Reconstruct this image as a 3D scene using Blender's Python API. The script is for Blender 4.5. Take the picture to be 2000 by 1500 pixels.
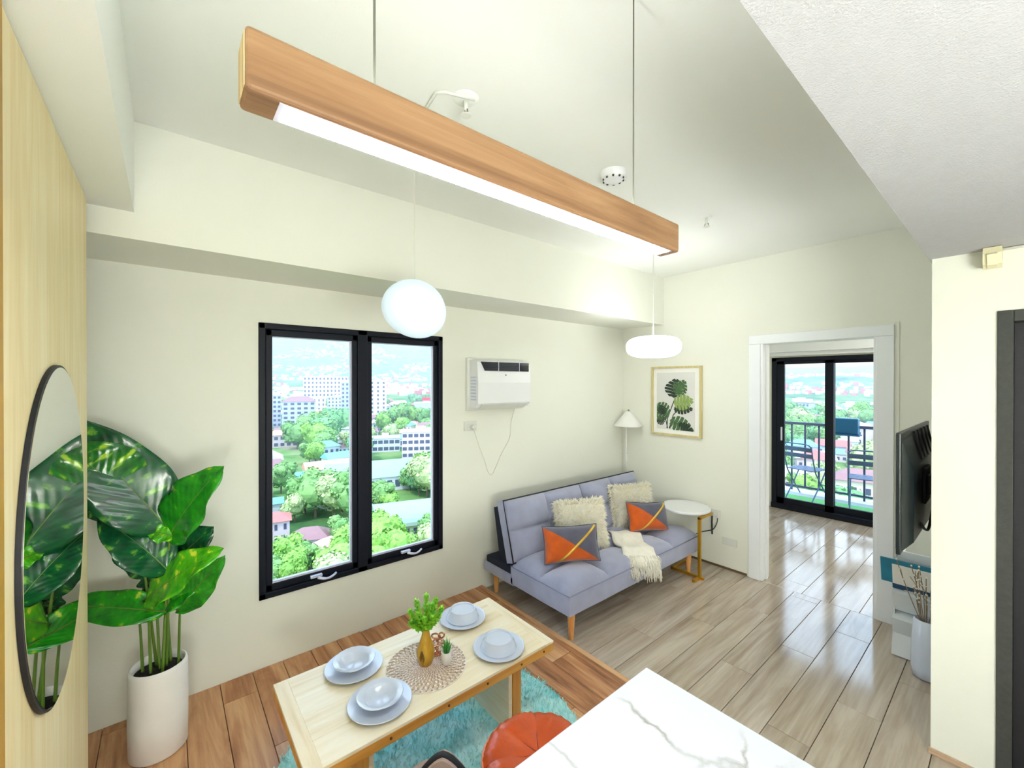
import bpy, bmesh, math, random
from mathutils import Vector, Matrix, noise
R = math.radians
random.seed(7)
for o in list(bpy.data.objects): bpy.data.objects.remove(o, do_unlink=True)
scn = bpy.context.scene
COL = scn.collection

# ------------------------------------------------------------------ camera, sky, sun, exposure
cam_d = bpy.data.cameras.new('camera'); cam = bpy.data.objects.new('camera', cam_d); COL.objects.link(cam)
cam.location = (0, 0, 1.70)
cam.rotation_euler = (R(90 - 0.2), 0, R(50.45 - 90))
cam_d.sensor_width = 36; cam_d.lens = 817.7 / 2000 * 36
cam_d.clip_start = 0.02; cam_d.clip_end = 20000
scn.camera = cam
W = bpy.data.worlds.new('sky'); scn.world = W; W.use_nodes = True
nt = W.node_tree; nt.nodes.clear()
wo = nt.nodes.new('ShaderNodeOutputWorld'); bg = nt.nodes.new('ShaderNodeBackground')
tc = nt.nodes.new('ShaderNodeTexCoord'); sx = nt.nodes.new('ShaderNodeSeparateXYZ'); rp = nt.nodes.new('ShaderNodeValToRGB')
rp.color_ramp.elements[0].position = 0.0; rp.color_ramp.elements[0].color = (0.74, 0.87, 1.0, 1)
rp.color_ramp.elements[1].position = 0.7; rp.color_ramp.elements[1].color = (0.42, 0.65, 1.0, 1)
nt.links.new(tc.outputs['Generated'], sx.inputs[0]); nt.links.new(sx.outputs[2], rp.inputs[0])
nt.links.new(rp.outputs[0], bg.inputs[0]); bg.inputs[1].default_value = 2.7
nt.links.new(bg.outputs[0], wo.inputs[0])
sun_d = bpy.data.lights.new('sun', 'SUN'); sun_d.energy = 1.8; sun_d.angle = R(0.6); sun_d.color = (1, 0.96, 0.88)
sun = bpy.data.objects.new('sun', sun_d); COL.objects.link(sun)
sun.rotation_euler = Vector((0.45, 0.25, -0.86)).to_track_quat('-Z', 'Y').to_euler()   # from behind the flat, high
vs = scn.view_settings
vs.view_transform = 'Standard'; vs.look = 'None'; vs.gamma = 1.0; vs.use_curve_mapping = False; vs.exposure = 0.8
LED_POWER = 46.0        # beam lamp strip
FILL_GLOBE_POWER = 24.0    # globe lamps added behind the viewer as fill light
PENDANT_POWER = 1.0

# ------------------------------------------------------------------ materials
def C(r, g, b):
    f = lambda c: ((c/255+0.055)/1.055)**2.4 if c > 10 else c/255/12.92
    return (f(r), f(g), f(b), 1)
def newmat(name):
    m = bpy.data.materials.new(name); m.use_nodes = True
    n = m.node_tree; return m, n, n.nodes['Principled BSDF']
def mat(name, col, rough=0.5, metal=0, var=0.0, vscale=6, bump=0.0, bscale=60, spec=0.5, sheen=0, coat=0, col2=None, thresh=None, stretch=None):
    m, n, b = newmat(name)
    b.inputs['Roughness'].default_value = rough; b.inputs['Metallic'].default_value = metal
    b.inputs['Specular IOR Level'].default_value = spec
    b.inputs['Sheen Weight'].default_value = sheen; b.inputs['Coat Weight'].default_value = coat
    t = n.nodes.new('ShaderNodeTexCoord'); src = t.outputs['Object']
    if stretch:
        mp = n.nodes.new('ShaderNodeMapping'); mp.inputs['Scale'].default_value = stretch
        n.links.new(src, mp.inputs[0]); src = mp.outputs[0]
    nz = n.nodes.new('ShaderNodeTexNoise'); nz.inputs['Scale'].default_value = vscale; nz.inputs['Detail'].default_value = 5
    n.links.new(src, nz.inputs['Vector'])
    if col2 is None: col2 = tuple(max(0, c*(1-var)) for c in col[:3]) + (1,)
    r = n.nodes.new('ShaderNodeValToRGB')
    lo, hi = thresh or (0.3, 0.7)
    r.color_ramp.elements[0].position = lo; r.color_ramp.elements[0].color = col2
    r.color_ramp.elements[1].position = hi; r.color_ramp.elements[1].color = col
    n.links.new(nz.outputs['Fac'], r.inputs[0]); n.links.new(r.outputs[0], b.inputs['Base Color'])
    if bump:
        n2 = n.nodes.new('ShaderNodeTexNoise'); n2.inputs['Scale'].default_value = bscale; n2.inputs['Detail'].default_value = 3
        n.links.new(src, n2.inputs['Vector'])
        bp = n.nodes.new('ShaderNodeBump'); bp.inputs['Strength'].default_value = bump; bp.inputs['Distance'].default_value = 0.01
        n.links.new(n2.outputs['Fac'], bp.inputs['Height']); n.links.new(bp.outputs[0], b.inputs['Normal'])
    return m
def emit(name, col, s):
    m, n, b = newmat(name)
    b.inputs['Base Color'].default_value = col; b.inputs['Emission Color'].default_value = col; b.inputs['Emission Strength'].default_value = s
    return m
def wood(name, c1, c2, c3, axis=0, scale=1.0, rough=0.4, spec=0.4, per_object=True, fine=1.0):
    """grain runs along axis (object space); per-object random offset and tone"""
    m, n, b = newmat(name); L = n.links.new
    t = n.nodes.new('ShaderNodeTexCoord'); oi = n.nodes.new('ShaderNodeObjectInfo')
    add = n.nodes.new('ShaderNodeVectorMath'); add.operation = 'ADD'
    mul = n.nodes.new('ShaderNodeMath'); mul.operation = 'MULTIPLY'; mul.inputs[1].default_value = 37.0 if per_object else 0
    L(oi.outputs['Random'], mul.inputs[0]); L(t.outputs['Object'], add.inputs[0]); L(mul.outputs[0], add.inputs[1])
    mp = n.nodes.new('ShaderNodeMapping'); s = [9*scale]*3; s[axis] = 0.9*scale; mp.inputs['Scale'].default_value = s
    L(add.outputs[0], mp.inputs[0])
    nz = n.nodes.new('ShaderNodeTexNoise'); nz.inputs['Scale'].default_value = 1.1; nz.inputs['Detail'].default_value = 8; nz.inputs['Distortion'].default_value = 1.4
    nz.inputs['Roughness'].default_value = 0.62
    L(mp.outputs[0], nz.inputs['Vector'])
    mp2 = n.nodes.new('ShaderNodeMapping'); s = [70*scale*fine]*3; s[axis] = 2.2*scale; mp2.inputs['Scale'].default_value = s
    L(add.outputs[0], mp2.inputs[0])
    nf = n.nodes.new('ShaderNodeTexNoise'); nf.inputs['Scale'].default_value = 1.0; nf.inputs['Detail'].default_value = 4
    L(mp2.outputs[0], nf.inputs['Vector'])
    mx = n.nodes.new('ShaderNodeMath'); mx.operation = 'MULTIPLY_ADD'; mx.inputs[1].default_value = 0.42
    sb = n.nodes.new('ShaderNodeMath'); sb.operation = 'MULTIPLY_ADD'; sb.inputs[1].default_value = 0.14; sb.inputs[2].default_value = -0.28
    L(oi.outputs['Random'], sb.inputs[0])
    ad2 = n.nodes.new('ShaderNodeMath'); ad2.operation = 'ADD'
    L(nz.outputs['Fac'], ad2.inputs[0]); L(sb.outputs[0], ad2.inputs[1])
    L(nf.outputs['Fac'], mx.inputs[0]); L(ad2.outputs[0], mx.inputs[2])
    r = n.nodes.new('ShaderNodeValToRGB'); e = r.color_ramp.elements
    e[0].position = 0.26; e[0].color = c1; e[1].position = 0.66; e[1].color = c3
    k = e.new(0.44); k.color = c2
    L(mx.outputs[0], r.inputs[0]); L(r.outputs[0], b.inputs['Base Color'])
    b.inputs['Roughness'].default_value = rough; b.inputs['Specular IOR Level'].default_value = spec
    bp = n.nodes.new('ShaderNodeBump'); bp.inputs['Strength'].default_value = 0.08; bp.inputs['Distance'].default_value = 0.002
    L(nf.outputs['Fac'], bp.inputs['Height']); L(bp.outputs[0], b.inputs['Normal'])
    return m
M = {}
M['wall'] = mat('wall_paint', C(240,241,229), 0.75, var=0.02, vscale=2, bump=0.05, bscale=180, spec=0.2)
M['ceil'] = mat('ceiling_paint', C(245,247,241), 0.8, var=0.015, vscale=2, bump=0.04, bscale=200, spec=0.2)
M['stucco'] = mat('stucco', C(194,194,197), 0.9, var=0.04, vscale=40, bump=0.22, bscale=240, spec=0.1)
M['trim'] = mat('white_trim', C(246,249,252), 0.4, var=0.02)
M['oak'] = wood('raised_floor_planks', C(126,80,48), C(180,124,82), C(214,166,120), axis=1, scale=0.75, rough=0.34, spec=0.45)
M['greyoak'] = wood('grey_floor_planks', C(150,132,114), C(174,158,140), C(192,179,163), axis=0, scale=0.75, rough=0.12, spec=1.0)
M['subfloor'] = mat('floor_joint', C(96,78,62), 0.7, var=0.1)
M['veneer'] = wood('pale_veneer', C(226,200,142), C(238,216,164), C(246,230,188), axis=2, scale=0.9, rough=0.5, per_object=False)
M['ochre'] = mat('ochre_edge', C(190,142,30), 0.5, var=0.15, vscale=8)
M['pine'] = wood('pale_pine', C(222,198,152), C(236,220,186), C(244,234,210), axis=0, scale=0.8, rough=0.33)
M['pine_y'] = wood('pale_pine_cross', C(222,198,152), C(236,220,186), C(244,234,210), axis=1, scale=0.8, rough=0.33)
M['honey'] = wood('honey_pine', C(176,112,40), C(206,146,66), C(224,172,92), axis=0, scale=0.8, rough=0.5)
M['honey_z'] = wood('honey_pine_upright', C(176,108,40), C(202,138,62), C(220,164,88), axis=2, scale=0.8, rough=0.5)
M['beech'] = wood('beam_lamp_wood', C(122,90,64), C(146,110,78), C(162,128,94), axis=0, scale=1.2, rough=0.45, fine=1.4)
M['endgrain'] = wood('end_grain', C(176,140,90), C(214,190,140), C(232,214,172), axis=2, scale=2.0, rough=0.7)
M['leg'] = wood('tapered_leg_wood', C(196,120,56), C(222,152,84), C(236,178,112), axis=2, scale=1.2, rough=0.4)
M['black'] = mat('black_aluminium', C(11,17,31), 0.5, var=0.1, spec=0.25)
M['darkdoor'] = mat('dark_door_wood', C(32,32,38), 0.6, var=0.25, vscale=20, bump=0.1, bscale=80)
M['darkframe'] = mat('dark_door_frame', C(66,68,64), 0.7, var=0.25, vscale=60, bump=0.1, bscale=150)
M['bead'] = mat('glazing_bead', C(206,210,232), 0.35, var=0.02)
M['handle'] = mat('satin_handle', C(214,218,236), 0.3, metal=0.2, var=0.02)
M['whiteplastic'] = mat('white_plastic', C(240,242,244), 0.35, var=0.01)
M['softwhite'] = mat('soft_white_plastic', C(228,230,222), 0.45, var=0.03)
M['grille'] = mat('dark_grille', C(18,26,40), 0.4, var=0.2)
M['tv'] = mat('tv_plastic', C(20,32,36), 0.32, var=0.2, vscale=3)
M['tvscreen'] = mat('tv_screen', C(8,9,11), 0.1, var=0.1)
M['fabric'] = mat('grey_blue_velvet', C(160,164,190), 0.85, var=0.16, vscale=9, bump=0.12, bscale=260, sheen=0.6, spec=0.2)
M['fabric_dark'] = mat('dark_sofa_lining', C(30,38,56), 0.9, var=0.2)
M['piping'] = mat('sofa_piping', C(142,145,170), 0.8, var=0.1)
M['orange'] = mat('orange_velvet', C(214,96,30), 0.8, var=0.25, vscale=14, bump=0.1, bscale=200, sheen=0.4, spec=0.2)
M['velvetgrey'] = mat('slate_velvet', C(98,98,116), 0.8, var=0.25, vscale=12, bump=0.1, bscale=200, sheen=0.4, spec=0.2)
M['goldtrim'] = mat('gold_ribbon', C(226,184,74), 0.35, metal=0.35, var=0.1)
def fur_mat():
    m = mat('cream_fur', C(255,254,248), 0.9, col2=C(255,250,230), vscale=16, spec=0.05); n = m.node_tree
    b = n.nodes['Principled BSDF']; out = [k for k in n.nodes if k.type == 'OUTPUT_MATERIAL'][0]
    t = n.nodes.new('ShaderNodeBsdfTranslucent'); x = n.nodes.new('ShaderNodeMixShader'); x.inputs[0].default_value = 0.45
    n.links.new(b.inputs['Base Color'].links[0].from_socket, t.inputs['Color'])
    n.links.new(b.outputs[0], x.inputs[1]); n.links.new(t.outputs[0], x.inputs[2]); n.links.new(x.outputs[0], out.inputs['Surface']); return m
M['fur'] = fur_mat()
M['throw'] = mat('cream_throw', C(244,240,226), 0.9, var=0.1, vscale=30, bump=0.3, bscale=220, spec=0.1)
M['gold'] = mat('brushed_gold', C(214,164,52), 0.28, metal=0.9, var=0.1, vscale=20)
M['marble'] = None
M['ceramic'] = mat('pale_glazed_ceramic', C(208,217,234), 0.15, var=0.02, spec=0.6, coat=0.3)
M['potwhite'] = mat('matt_white_planter', C(242,240,236), 0.6, var=0.03, vscale=12, bump=0.05, bscale=60)
M['soil'] = mat('dark_soil', C(24,24,20), 0.95, var=0.5, vscale=40, bump=0.8, bscale=70)
M['leather'] = mat('orange_leather', C(206,78,16), 0.27, var=0.2, vscale=9, bump=0.12, bscale=90, spec=0.5)
M['leather_seam'] = mat('dark_orange_seam', C(164,54,12), 0.6, var=0.2)
M['rimseam'] = mat('pale_orange_piping', C(232,132,92), 0.4, var=0.15)
M['brown'] = mat('mushroom_suede', C(172,148,138), 0.8, var=0.12, vscale=14, bump=0.1, bscale=120)
M['blackpipe'] = mat('black_piping', C(22,24,32), 0.6, var=0.1)
M['rug'] = mat('turquoise_pile', C(222,250,246), 0.95, col2=C(146,232,232), vscale=7, spec=0.05, sheen=0.3)
M['shade'] = mat('white_lamp_shade', C(244,244,240), 0.7, var=0.02)
M['copper'] = mat('rose_copper', C(214,158,128), 0.25, metal=0.8, var=0.1)
M['woodvase'] = wood('olive_wood_vase', C(140,96,16), C(184,138,36), C(204,164,60), axis=2, scale=2.0, rough=0.4)
M['cavity'] = mat('dark_brown_wood', C(110,62,22), 0.6, var=0.3, vscale=20)
M['weave'] = mat('woven_mat_strands', C(250,244,242), 0.6, col2=C(226,210,198), vscale=40)
M['weave_tan'] = mat('tan_mat_strands', C(196,160,136), 0.6, var=0.2, vscale=40)
M['acrylic'] = mat('white_rack_panel', C(224,230,232), 0.2, var=0.04, spec=0.6)
M['paper'] = mat('printed_paper', C(240,238,230), 0.6, var=0.03)
M['teal'] = mat('teal_cover', C(40,138,170), 0.4, var=0.35, vscale=10)
M['kraft'] = mat('kraft_cover', C(206,182,132), 0.6, var=0.15, vscale=12)
M['navy'] = mat('navy_cover', C(34,78,112), 0.5, var=0.2)
M['twig'] = mat('dry_twig', C(150,128,96), 0.8, var=0.3, vscale=30)
M['bud'] = mat('pale_bud', C(240,234,214), 0.7, var=0.1)
M['frameoak'] = wood('light_oak_frame', C(186,170,110), C(204,190,134), C(218,206,156), axis=2, scale=2.0, rough=0.5)
M['print'] = mat('art_paper', C(226,226,222), 0.7, var=0.05, vscale=5)
M['mount'] = mat('white_mount', C(246,246,240), 0.7, var=0.01)
M['a_dark'] = mat('print_dark_green', C(44,66,50), 0.7, var=0.4, vscale=20)
M['a_mid'] = mat('print_mid_green', C(84,122,76), 0.7, var=0.4, vscale=22)
M['a_light'] = mat('print_light_green', C(156,182,104), 0.7, var=0.3, vscale=20)
M['turf'] = mat('artificial_turf', C(120,196,110), 0.9, var=0.3, vscale=60, bump=0.5, bscale=200)
M['concrete'] = mat('pale_concrete', C(232,230,236), 0.8, var=0.06, vscale=5)
M['railmetal'] = mat('dark_rail_metal', C(66,70,92), 0.5, var=0.1)
M['chairmetal'] = mat('slate_chair_metal', C(88,104,134), 0.45, var=0.1)
M['planter'] = mat('dark_teal_box', C(30,92,122), 0.4, var=0.15)
M['cord'] = mat('pale_cord', C(224,224,212), 0.6, var=0.05)
M['blackcord'] = mat('black_cord', C(52,54,52), 0.6, var=0.1)
M['steel'] = mat('steel_cable', C(128,130,118), 0.4, metal=0.5, var=0.1)
M['brownbase'] = mat('brown_skirting', C(110,88,58), 0.6, var=0.2)
M['plinth'] = wood('plinth_wood', C(150,116,92), C(182,150,122), C(204,176,148), axis=1, scale=1.5, rough=0.5)
M['beige'] = mat('beige_plastic', C(240,232,196), 0.5, var=0.04, vscale=14)
M['pendant'] = emit('pendant_glow', (0.58, 0.70, 0.80, 1), 0.34*PENDANT_POWER)
M['pendant2'] = emit('disc_pendant_glow', (0.97, 0.99, 1.0, 1), 5.0*PENDANT_POWER)
M['led'] = emit('led_strip', (0.93, 0.97, 1.0, 1), LED_POWER)
M['fill_uplight'] = emit('fill_uplight_glow', (0.97, 0.99, 0.97, 1), 22)
M['ledrim'] = mat('led_channel', C(214,212,226), 0.35, var=0.02)
M['fillglobe'] = emit('fill_globe_glow', (0.99, 1.0, 0.96, 1), FILL_GLOBE_POWER)
M['bedfill'] = emit('bedroom_fill_glow', (1.0, 0.985, 0.95, 1), 40)
def mirror_mat():
    m, n, b = newmat('mirror_silver'); b.inputs['Metallic'].default_value = 1; b.inputs['Roughness'].default_value = 0.015
    t = n.nodes.new('ShaderNodeTexCoord'); z = n.nodes.new('ShaderNodeTexNoise'); z.inputs['Scale'].default_value = 2
    r = n.nodes.new('ShaderNodeValToRGB'); r.color_ramp.elements[0].color = C(214,218,212); r.color_ramp.elements[1].color = C(220,224,218)
    n.links.new(t.outputs['Object'], z.inputs[0]); n.links.new(z.outputs[0], r.inputs[0]); n.links.new(r.outputs[0], b.inputs['Base Color']); return m
M['mirror'] = mirror_mat()
def glass_mat():
    m = bpy.data.materials.new('window_glass'); m.use_nodes = True; n = m.node_tree; n.nodes.clear()
    o = n.nodes.new('ShaderNodeOutputMaterial'); tr = n.nodes.new('ShaderNodeBsdfTransparent'); gl = n.nodes.new('ShaderNodeBsdfGlossy')
    gl.inputs['Roughness'].default_value = 0.02; tr.inputs[0].default_value = (0.97, 0.985, 0.98, 1)
    fr = n.nodes.new('ShaderNodeFresnel'); fr.inputs['IOR'].default_value = 1.07; mx = n.nodes.new('ShaderNodeMixShader')
    n.links.new(fr.outputs[0], mx.inputs[0]); n.links.new(tr.outputs[0], mx.inputs[1]); n.links.new(gl.outputs[0], mx.inputs[2]); n.links.new(mx.outputs[0], o.inputs[0]); return m
M['glass'] = glass_mat()
def marble_mat():
    m, n, b = newmat('white_marble'); L = n.links.new
    t = n.nodes.new('ShaderNodeTexCoord')
    z = n.nodes.new('ShaderNodeTexNoise'); z.inputs['Scale'].default_value = 2.4; z.inputs['Detail'].default_value = 7
    L(t.outputs['Object'], z.inputs['Vector'])
    vm = n.nodes.new('ShaderNodeVectorMath'); vm.operation = 'MULTIPLY_ADD'; vm.inputs[1].default_value = (0.45,)*3
    L(z.outputs['Color'], vm.inputs[0]); L(t.outputs['Object'], vm.inputs[2])
    v = n.nodes.new('ShaderNodeTexVoronoi'); v.feature = 'DISTANCE_TO_EDGE'; v.inputs['Scale'].default_value = 3.1
    L(vm.outputs[0], v.inputs['Vector'])
    z2 = n.nodes.new('ShaderNodeTexNoise'); z2.inputs['Scale'].default_value = 3.5; L(t.outputs['Object'], z2.inputs['Vector'])
    r2 = n.nodes.new('ShaderNodeMapRange'); r2.inputs[1].default_value = 0.42; r2.inputs[2].default_value = 0.6; r2.inputs[3].default_value = 0.0; r2.inputs[4].default_value = 0.9
    L(z2.outputs['Fac'], r2.inputs[0])
    r = n.nodes.new('ShaderNodeValToRGB'); e = r.color_ramp.elements
    e[0].position = 0.0; e[0].color = (1,1,1,1); e[1].position = 0.03; e[1].color = (0,0,0,1)
    L(v.outputs['Distance'], r.inputs[0])
    mu = n.nodes.new('ShaderNodeMath'); mu.operation = 'MULTIPLY'; L(r.outputs[0], mu.inputs[0]); L(r2.outputs[0], mu.inputs[1])
    mx = n.nodes.new('ShaderNodeMix'); mx.data_type = 'RGBA'; mx.inputs[6].default_value = C(206,209,217); mx.inputs[7].default_value = C(140,134,124)
    L(mu.outputs[0], mx.inputs[0]); L(mx.outputs[2], b.inputs['Base Color']); b.inputs['Roughness'].default_value = 0.22
    return m
M['marble'] = marble_mat()
def leaf_mat(name, dark, mid, yel, amount):
    m, n, b = newmat(name); L = n.links.new
    t = n.nodes.new('ShaderNodeTexCoord'); uv = t.outputs['UV']
    mp = n.nodes.new('ShaderNodeMapping'); mp.inputs['Scale'].default_value = (2.5, 9, 1); L(uv, mp.inputs[0])
    oi = n.nodes.new('ShaderNodeObjectInfo'); ad = n.nodes.new('ShaderNodeVectorMath'); ad.operation = 'ADD'
    mu = n.nodes.new('ShaderNodeMath'); mu.operation = 'MULTIPLY'; mu.inputs[1].default_value = 40; L(oi.outputs['Random'], mu.inputs[0])
    L(mp.outputs[0], ad.inputs[0]); L(mu.outputs[0], ad.inputs[1])
    z = n.nodes.new('ShaderNodeTexNoise'); z.inputs['Scale'].default_value = 1.2; z.inputs['Detail'].default_value = 6; L(ad.outputs[0], z.inputs['Vector'])
    r = n.nodes.new('ShaderNodeValToRGB'); e = r.color_ramp.elements
    e[0].position = 0.3; e[0].color = dark; e[1].position = 0.72 - amount; e[1].color = yel
    k = e.new(0.62 - amount); k.color = mid
    L(z.outputs['Fac'], r.inputs[0])
    # side veins along the leaf
    sp = n.nodes.new('ShaderNodeSeparateXYZ'); L(uv, sp.inputs[0])
    ab = n.nodes.new('ShaderNodeMath'); ab.operation = 'ABSOLUTE'; s5 = n.nodes.new('ShaderNodeMath'); s5.inputs[1].default_value = -0.5; L(sp.outputs[0], s5.inputs[0]); L(s5.outputs[0], ab.inputs[0])
    vv = n.nodes.new('ShaderNodeMath'); vv.operation = 'MULTIPLY_ADD'; vv.inputs[1].default_value = -0.6; L(ab.outputs[0], vv.inputs[0]); L(sp.outputs[1], vv.inputs[2])
    sn = n.nodes.new('ShaderNodeMath'); sn.operation = 'SINE'; m2 = n.nodes.new('ShaderNodeMath'); m2.operation = 'MULTIPLY'; m2.inputs[1].default_value = 75
    L(vv.outputs[0], m2.inputs[0]); L(m2.outputs[0], sn.inputs[0])
    bp = n.nodes.new('ShaderNodeBump'); bp.inputs['Strength'].default_value = 0.13; bp.inputs['Distance'].default_value = 0.004
    L(sn.outputs[0], bp.inputs['Height']); L(bp.outputs[0], b.inputs['Normal'])
    L(r.outputs[0], b.inputs['Base Color']); b.inputs['Roughness'].default_value = 0.22; b.inputs['Specular IOR Level'].default_value = 0.7
    b.inputs['Transmission Weight'].default_value = 0.0
    return m
M['leaf_dark'] = leaf_mat('dark_variegated_leaf', C(6,62,40), C(16,96,50), C(120,190,60), 0.02)
M['leaf_bright'] = leaf_mat('bright_variegated_leaf', C(14,110,22), C(40,160,24), C(200,220,40), -0.03)
M['leaf_lime'] = leaf_mat('lime_variegated_leaf', C(40,150,16), C(90,190,20), C(220,234,60), 0.03)
M['leaf_mix'] = leaf_mat('half_variegated_leaf', C(8,76,44), C(40,130,40), C(170,214,60), 0.06)
M['stalk'] = mat('green_stalk', C(104,142,48), 0.45, var=0.3, vscale=14)
M['sprig'] = mat('lime_sprig', C(190,236,70), 0.6, col2=C(104,206,44), vscale=40)
M['grass'] = mat('green_blades', C(70,160,60), 0.5, var=0.3, vscale=50)

# ------------------------------------------------------------------ mesh helpers
class MB:
    def __init__(s): s.v = []; s.f = []; s.uv = {}
    def add(s, v, f):
        b = len(s.v); s.v += [tuple(p) for p in v]; s.f += [tuple(i+b for i in q) for q in f]; return s
    def box(s, x0, x1, y0, y1, z0, z1):
        return s.add([(x0,y0,z0),(x1,y0,z0),(x1,y1,z0),(x0,y1,z0),(x0,y0,z1),(x1,y0,z1),(x1,y1,z1),(x0,y1,z1)],
                     [(0,3,2,1),(4,5,6,7),(0,1,5,4),(1,2,6,5),(2,3,7,6),(3,0,4,7)])
    def rbox(s, x0, x1, y0, y1, z0, z1, b=0.004, seg=2, xf=None):
        bm = bmesh.new(); bmesh.ops.create_cube(bm, size=1)
        for q in bm.verts: q.co = Vector(((x0+x1)/2+q.co.x*(x1-x0), (y0+y1)/2+q.co.y*(y1-y0), (z0+z1)/2+q.co.z*(z1-z0)))
        bmesh.ops.bevel(bm, geom=list(bm.edges), offset=b, segments=seg, profile=0.5, affect='EDGES')
        bm.verts.index_update()
        vs_ = [xf @ q.co if xf else q.co.copy() for q in bm.verts]
        s.add(vs_, [[q.index for q in f.verts] for f in bm.faces]); bm.free(); return s
    def tube(s, pts, r, seg=8, cap=True):
        pts = [Vector(p) for p in pts]; n = len(pts)
        rr = r if isinstance(r, (list, tuple)) else [r]*n
        t0 = (pts[1]-pts[0]).normalized(); a = Vector((0,0,1)) if abs(t0.z) < 0.9 else Vector((1,0,0))
        nrm = t0.cross(a).normalized(); V = []; F = []
        for i, p in enumerate(pts):
            t = (pts[min(i+1,n-1)]-pts[max(i-1,0)]).normalized()
            nrm = (nrm - t*nrm.dot(t)).normalized(); bn = t.cross(nrm)
            for k in range(seg):
                an = 2*math.pi*k/seg; V.append(p + (nrm*math.cos(an)+bn*math.sin(an))*rr[i])
        for i in range(n-1):
            for k in range(seg):
                F.append((i*seg+k, i*seg+(k+1)%seg, (i+1)*seg+(k+1)%seg, (i+1)*seg+k))
        if cap: F.append(tuple(range(seg))[::-1]); F.append(tuple((n-1)*seg+k for k in range(seg)))
        return s.add(V, F)
    def lathe(s, prof, c, seg=40, sxy=(1,1), closed=False):
        V = []; F = []; n = len(prof)
        for r, z in prof:
            for k in range(seg):
                a = 2*math.pi*k/seg; V.append((c[0]+r*math.cos(a)*sxy[0], c[1]+r*math.sin(a)*sxy[1], c[2]+z))
        for i in range(n-1):
            for k in range(seg):
                F.append((i*seg+k, i*seg+(k+1)%seg, (i+1)*seg+(k+1)%seg, (i+1)*seg+k))
        if closed:
            for k in range(seg): F.append(((n-1)*seg+k, (n-1)*seg+(k+1)%seg, (k+1)%seg, k))
        else:
            if prof[0][0] > 1e-5: F.append(tuple(range(seg))[::-1])
            if prof[-1][0] > 1e-5: F.append(tuple((n-1)*seg+k for k in range(seg)))
        return s.add(V, F)
    def prism(s, poly, axis, a0, a1):
        """poly of 2D points in the other two axes (cyclic order), extruded along axis"""
        n = len(poly)
        def p(q, a): return [(a,q[0],q[1]), (q[0],a,q[1]), (q[0],q[1],a)][axis]
        V = [p(q,a0) for q in poly] + [p(q,a1) for q in poly]
        F = [tuple(range(n))[::-1], tuple(range(n,2*n))] + [(i,(i+1)%n,n+(i+1)%n,n+i) for i in range(n)]
        return s.add(V, F)
    def xf(s, m): s.v = [tuple(m @ Vector(p)) for p in s.v]; return s
    def build(s, name, m, parent=None, smooth=False, off=None, angle=None, normals=None):
        o_ = Vector((0,0,0))
        if parent is not None and off is None:
            q = parent
            while q.parent: q = q.parent
            o_ = q.location.copy()
        if off is not None: o_ = Vector(off)
        me = bpy.data.meshes.new(name); me.from_pydata([tuple(Vector(p)-o_) for p in s.v], [], s.f)
        if normals is None:
            bm = bmesh.new(); bm.from_mesh(me)
            bmesh.ops.recalc_face_normals(bm, faces=bm.faces); bm.to_mesh(me); bm.free()
        else:
            me.polygons.foreach_set('use_smooth', [True]*len(me.polygons)); me.normals_split_custom_set_from_vertices([tuple(q) for q in normals])
        if smooth: me.polygons.foreach_set('use_smooth', [True]*len(me.polygons))
        if smooth and angle: me.set_sharp_from_angle(angle=R(angle))
        for mm in (m if isinstance(m, (list,tuple)) else [m]): me.materials.append(M[mm] if isinstance(mm, str) else mm)
        o = bpy.data.objects.new(name, me); COL.objects.link(o)
        if off is not None: o.location = off
        if parent is not None:
            o.parent = parent
            if off is not None: o.location = Vector(off) - parent.location
        return o
def tag(o, label=None, cat=None, group=None, kind=None):
    if label: o['label'] = label
    if cat: o['category'] = cat
    if group: o['group'] = group
    if kind: o['kind'] = kind
    return o
def thing(name, label, cat, loc=(0,0,0), group=None):
    e = bpy.data.objects.new(name, None); e.empty_display_size = 0.05; COL.objects.link(e); e.location = loc
    return tag(e, label, cat, group)
def struct(name, mb, m, label, parent=None):
    o = mb.build(name, m, parent); 
    if parent is None: tag(o, label, None, None, 'structure')
    return o
def plain(name, label, cat, mb, m, group=None, smooth=False, angle=None):
    xs = [p[0] for p in mb.v]; ys = [p[1] for p in mb.v]; zs = [p[2] for p in mb.v]
    o = mb.build(name, m, None, smooth, off=((min(xs)+max(xs))/2, (min(ys)+max(ys))/2, min(zs)), angle=angle)
    return tag(o, label, cat, group)
def smoothstep(a, b, x):
    t = max(0, min(1, (x-a)/(b-a))); return t*t*(3-2*t)

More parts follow.
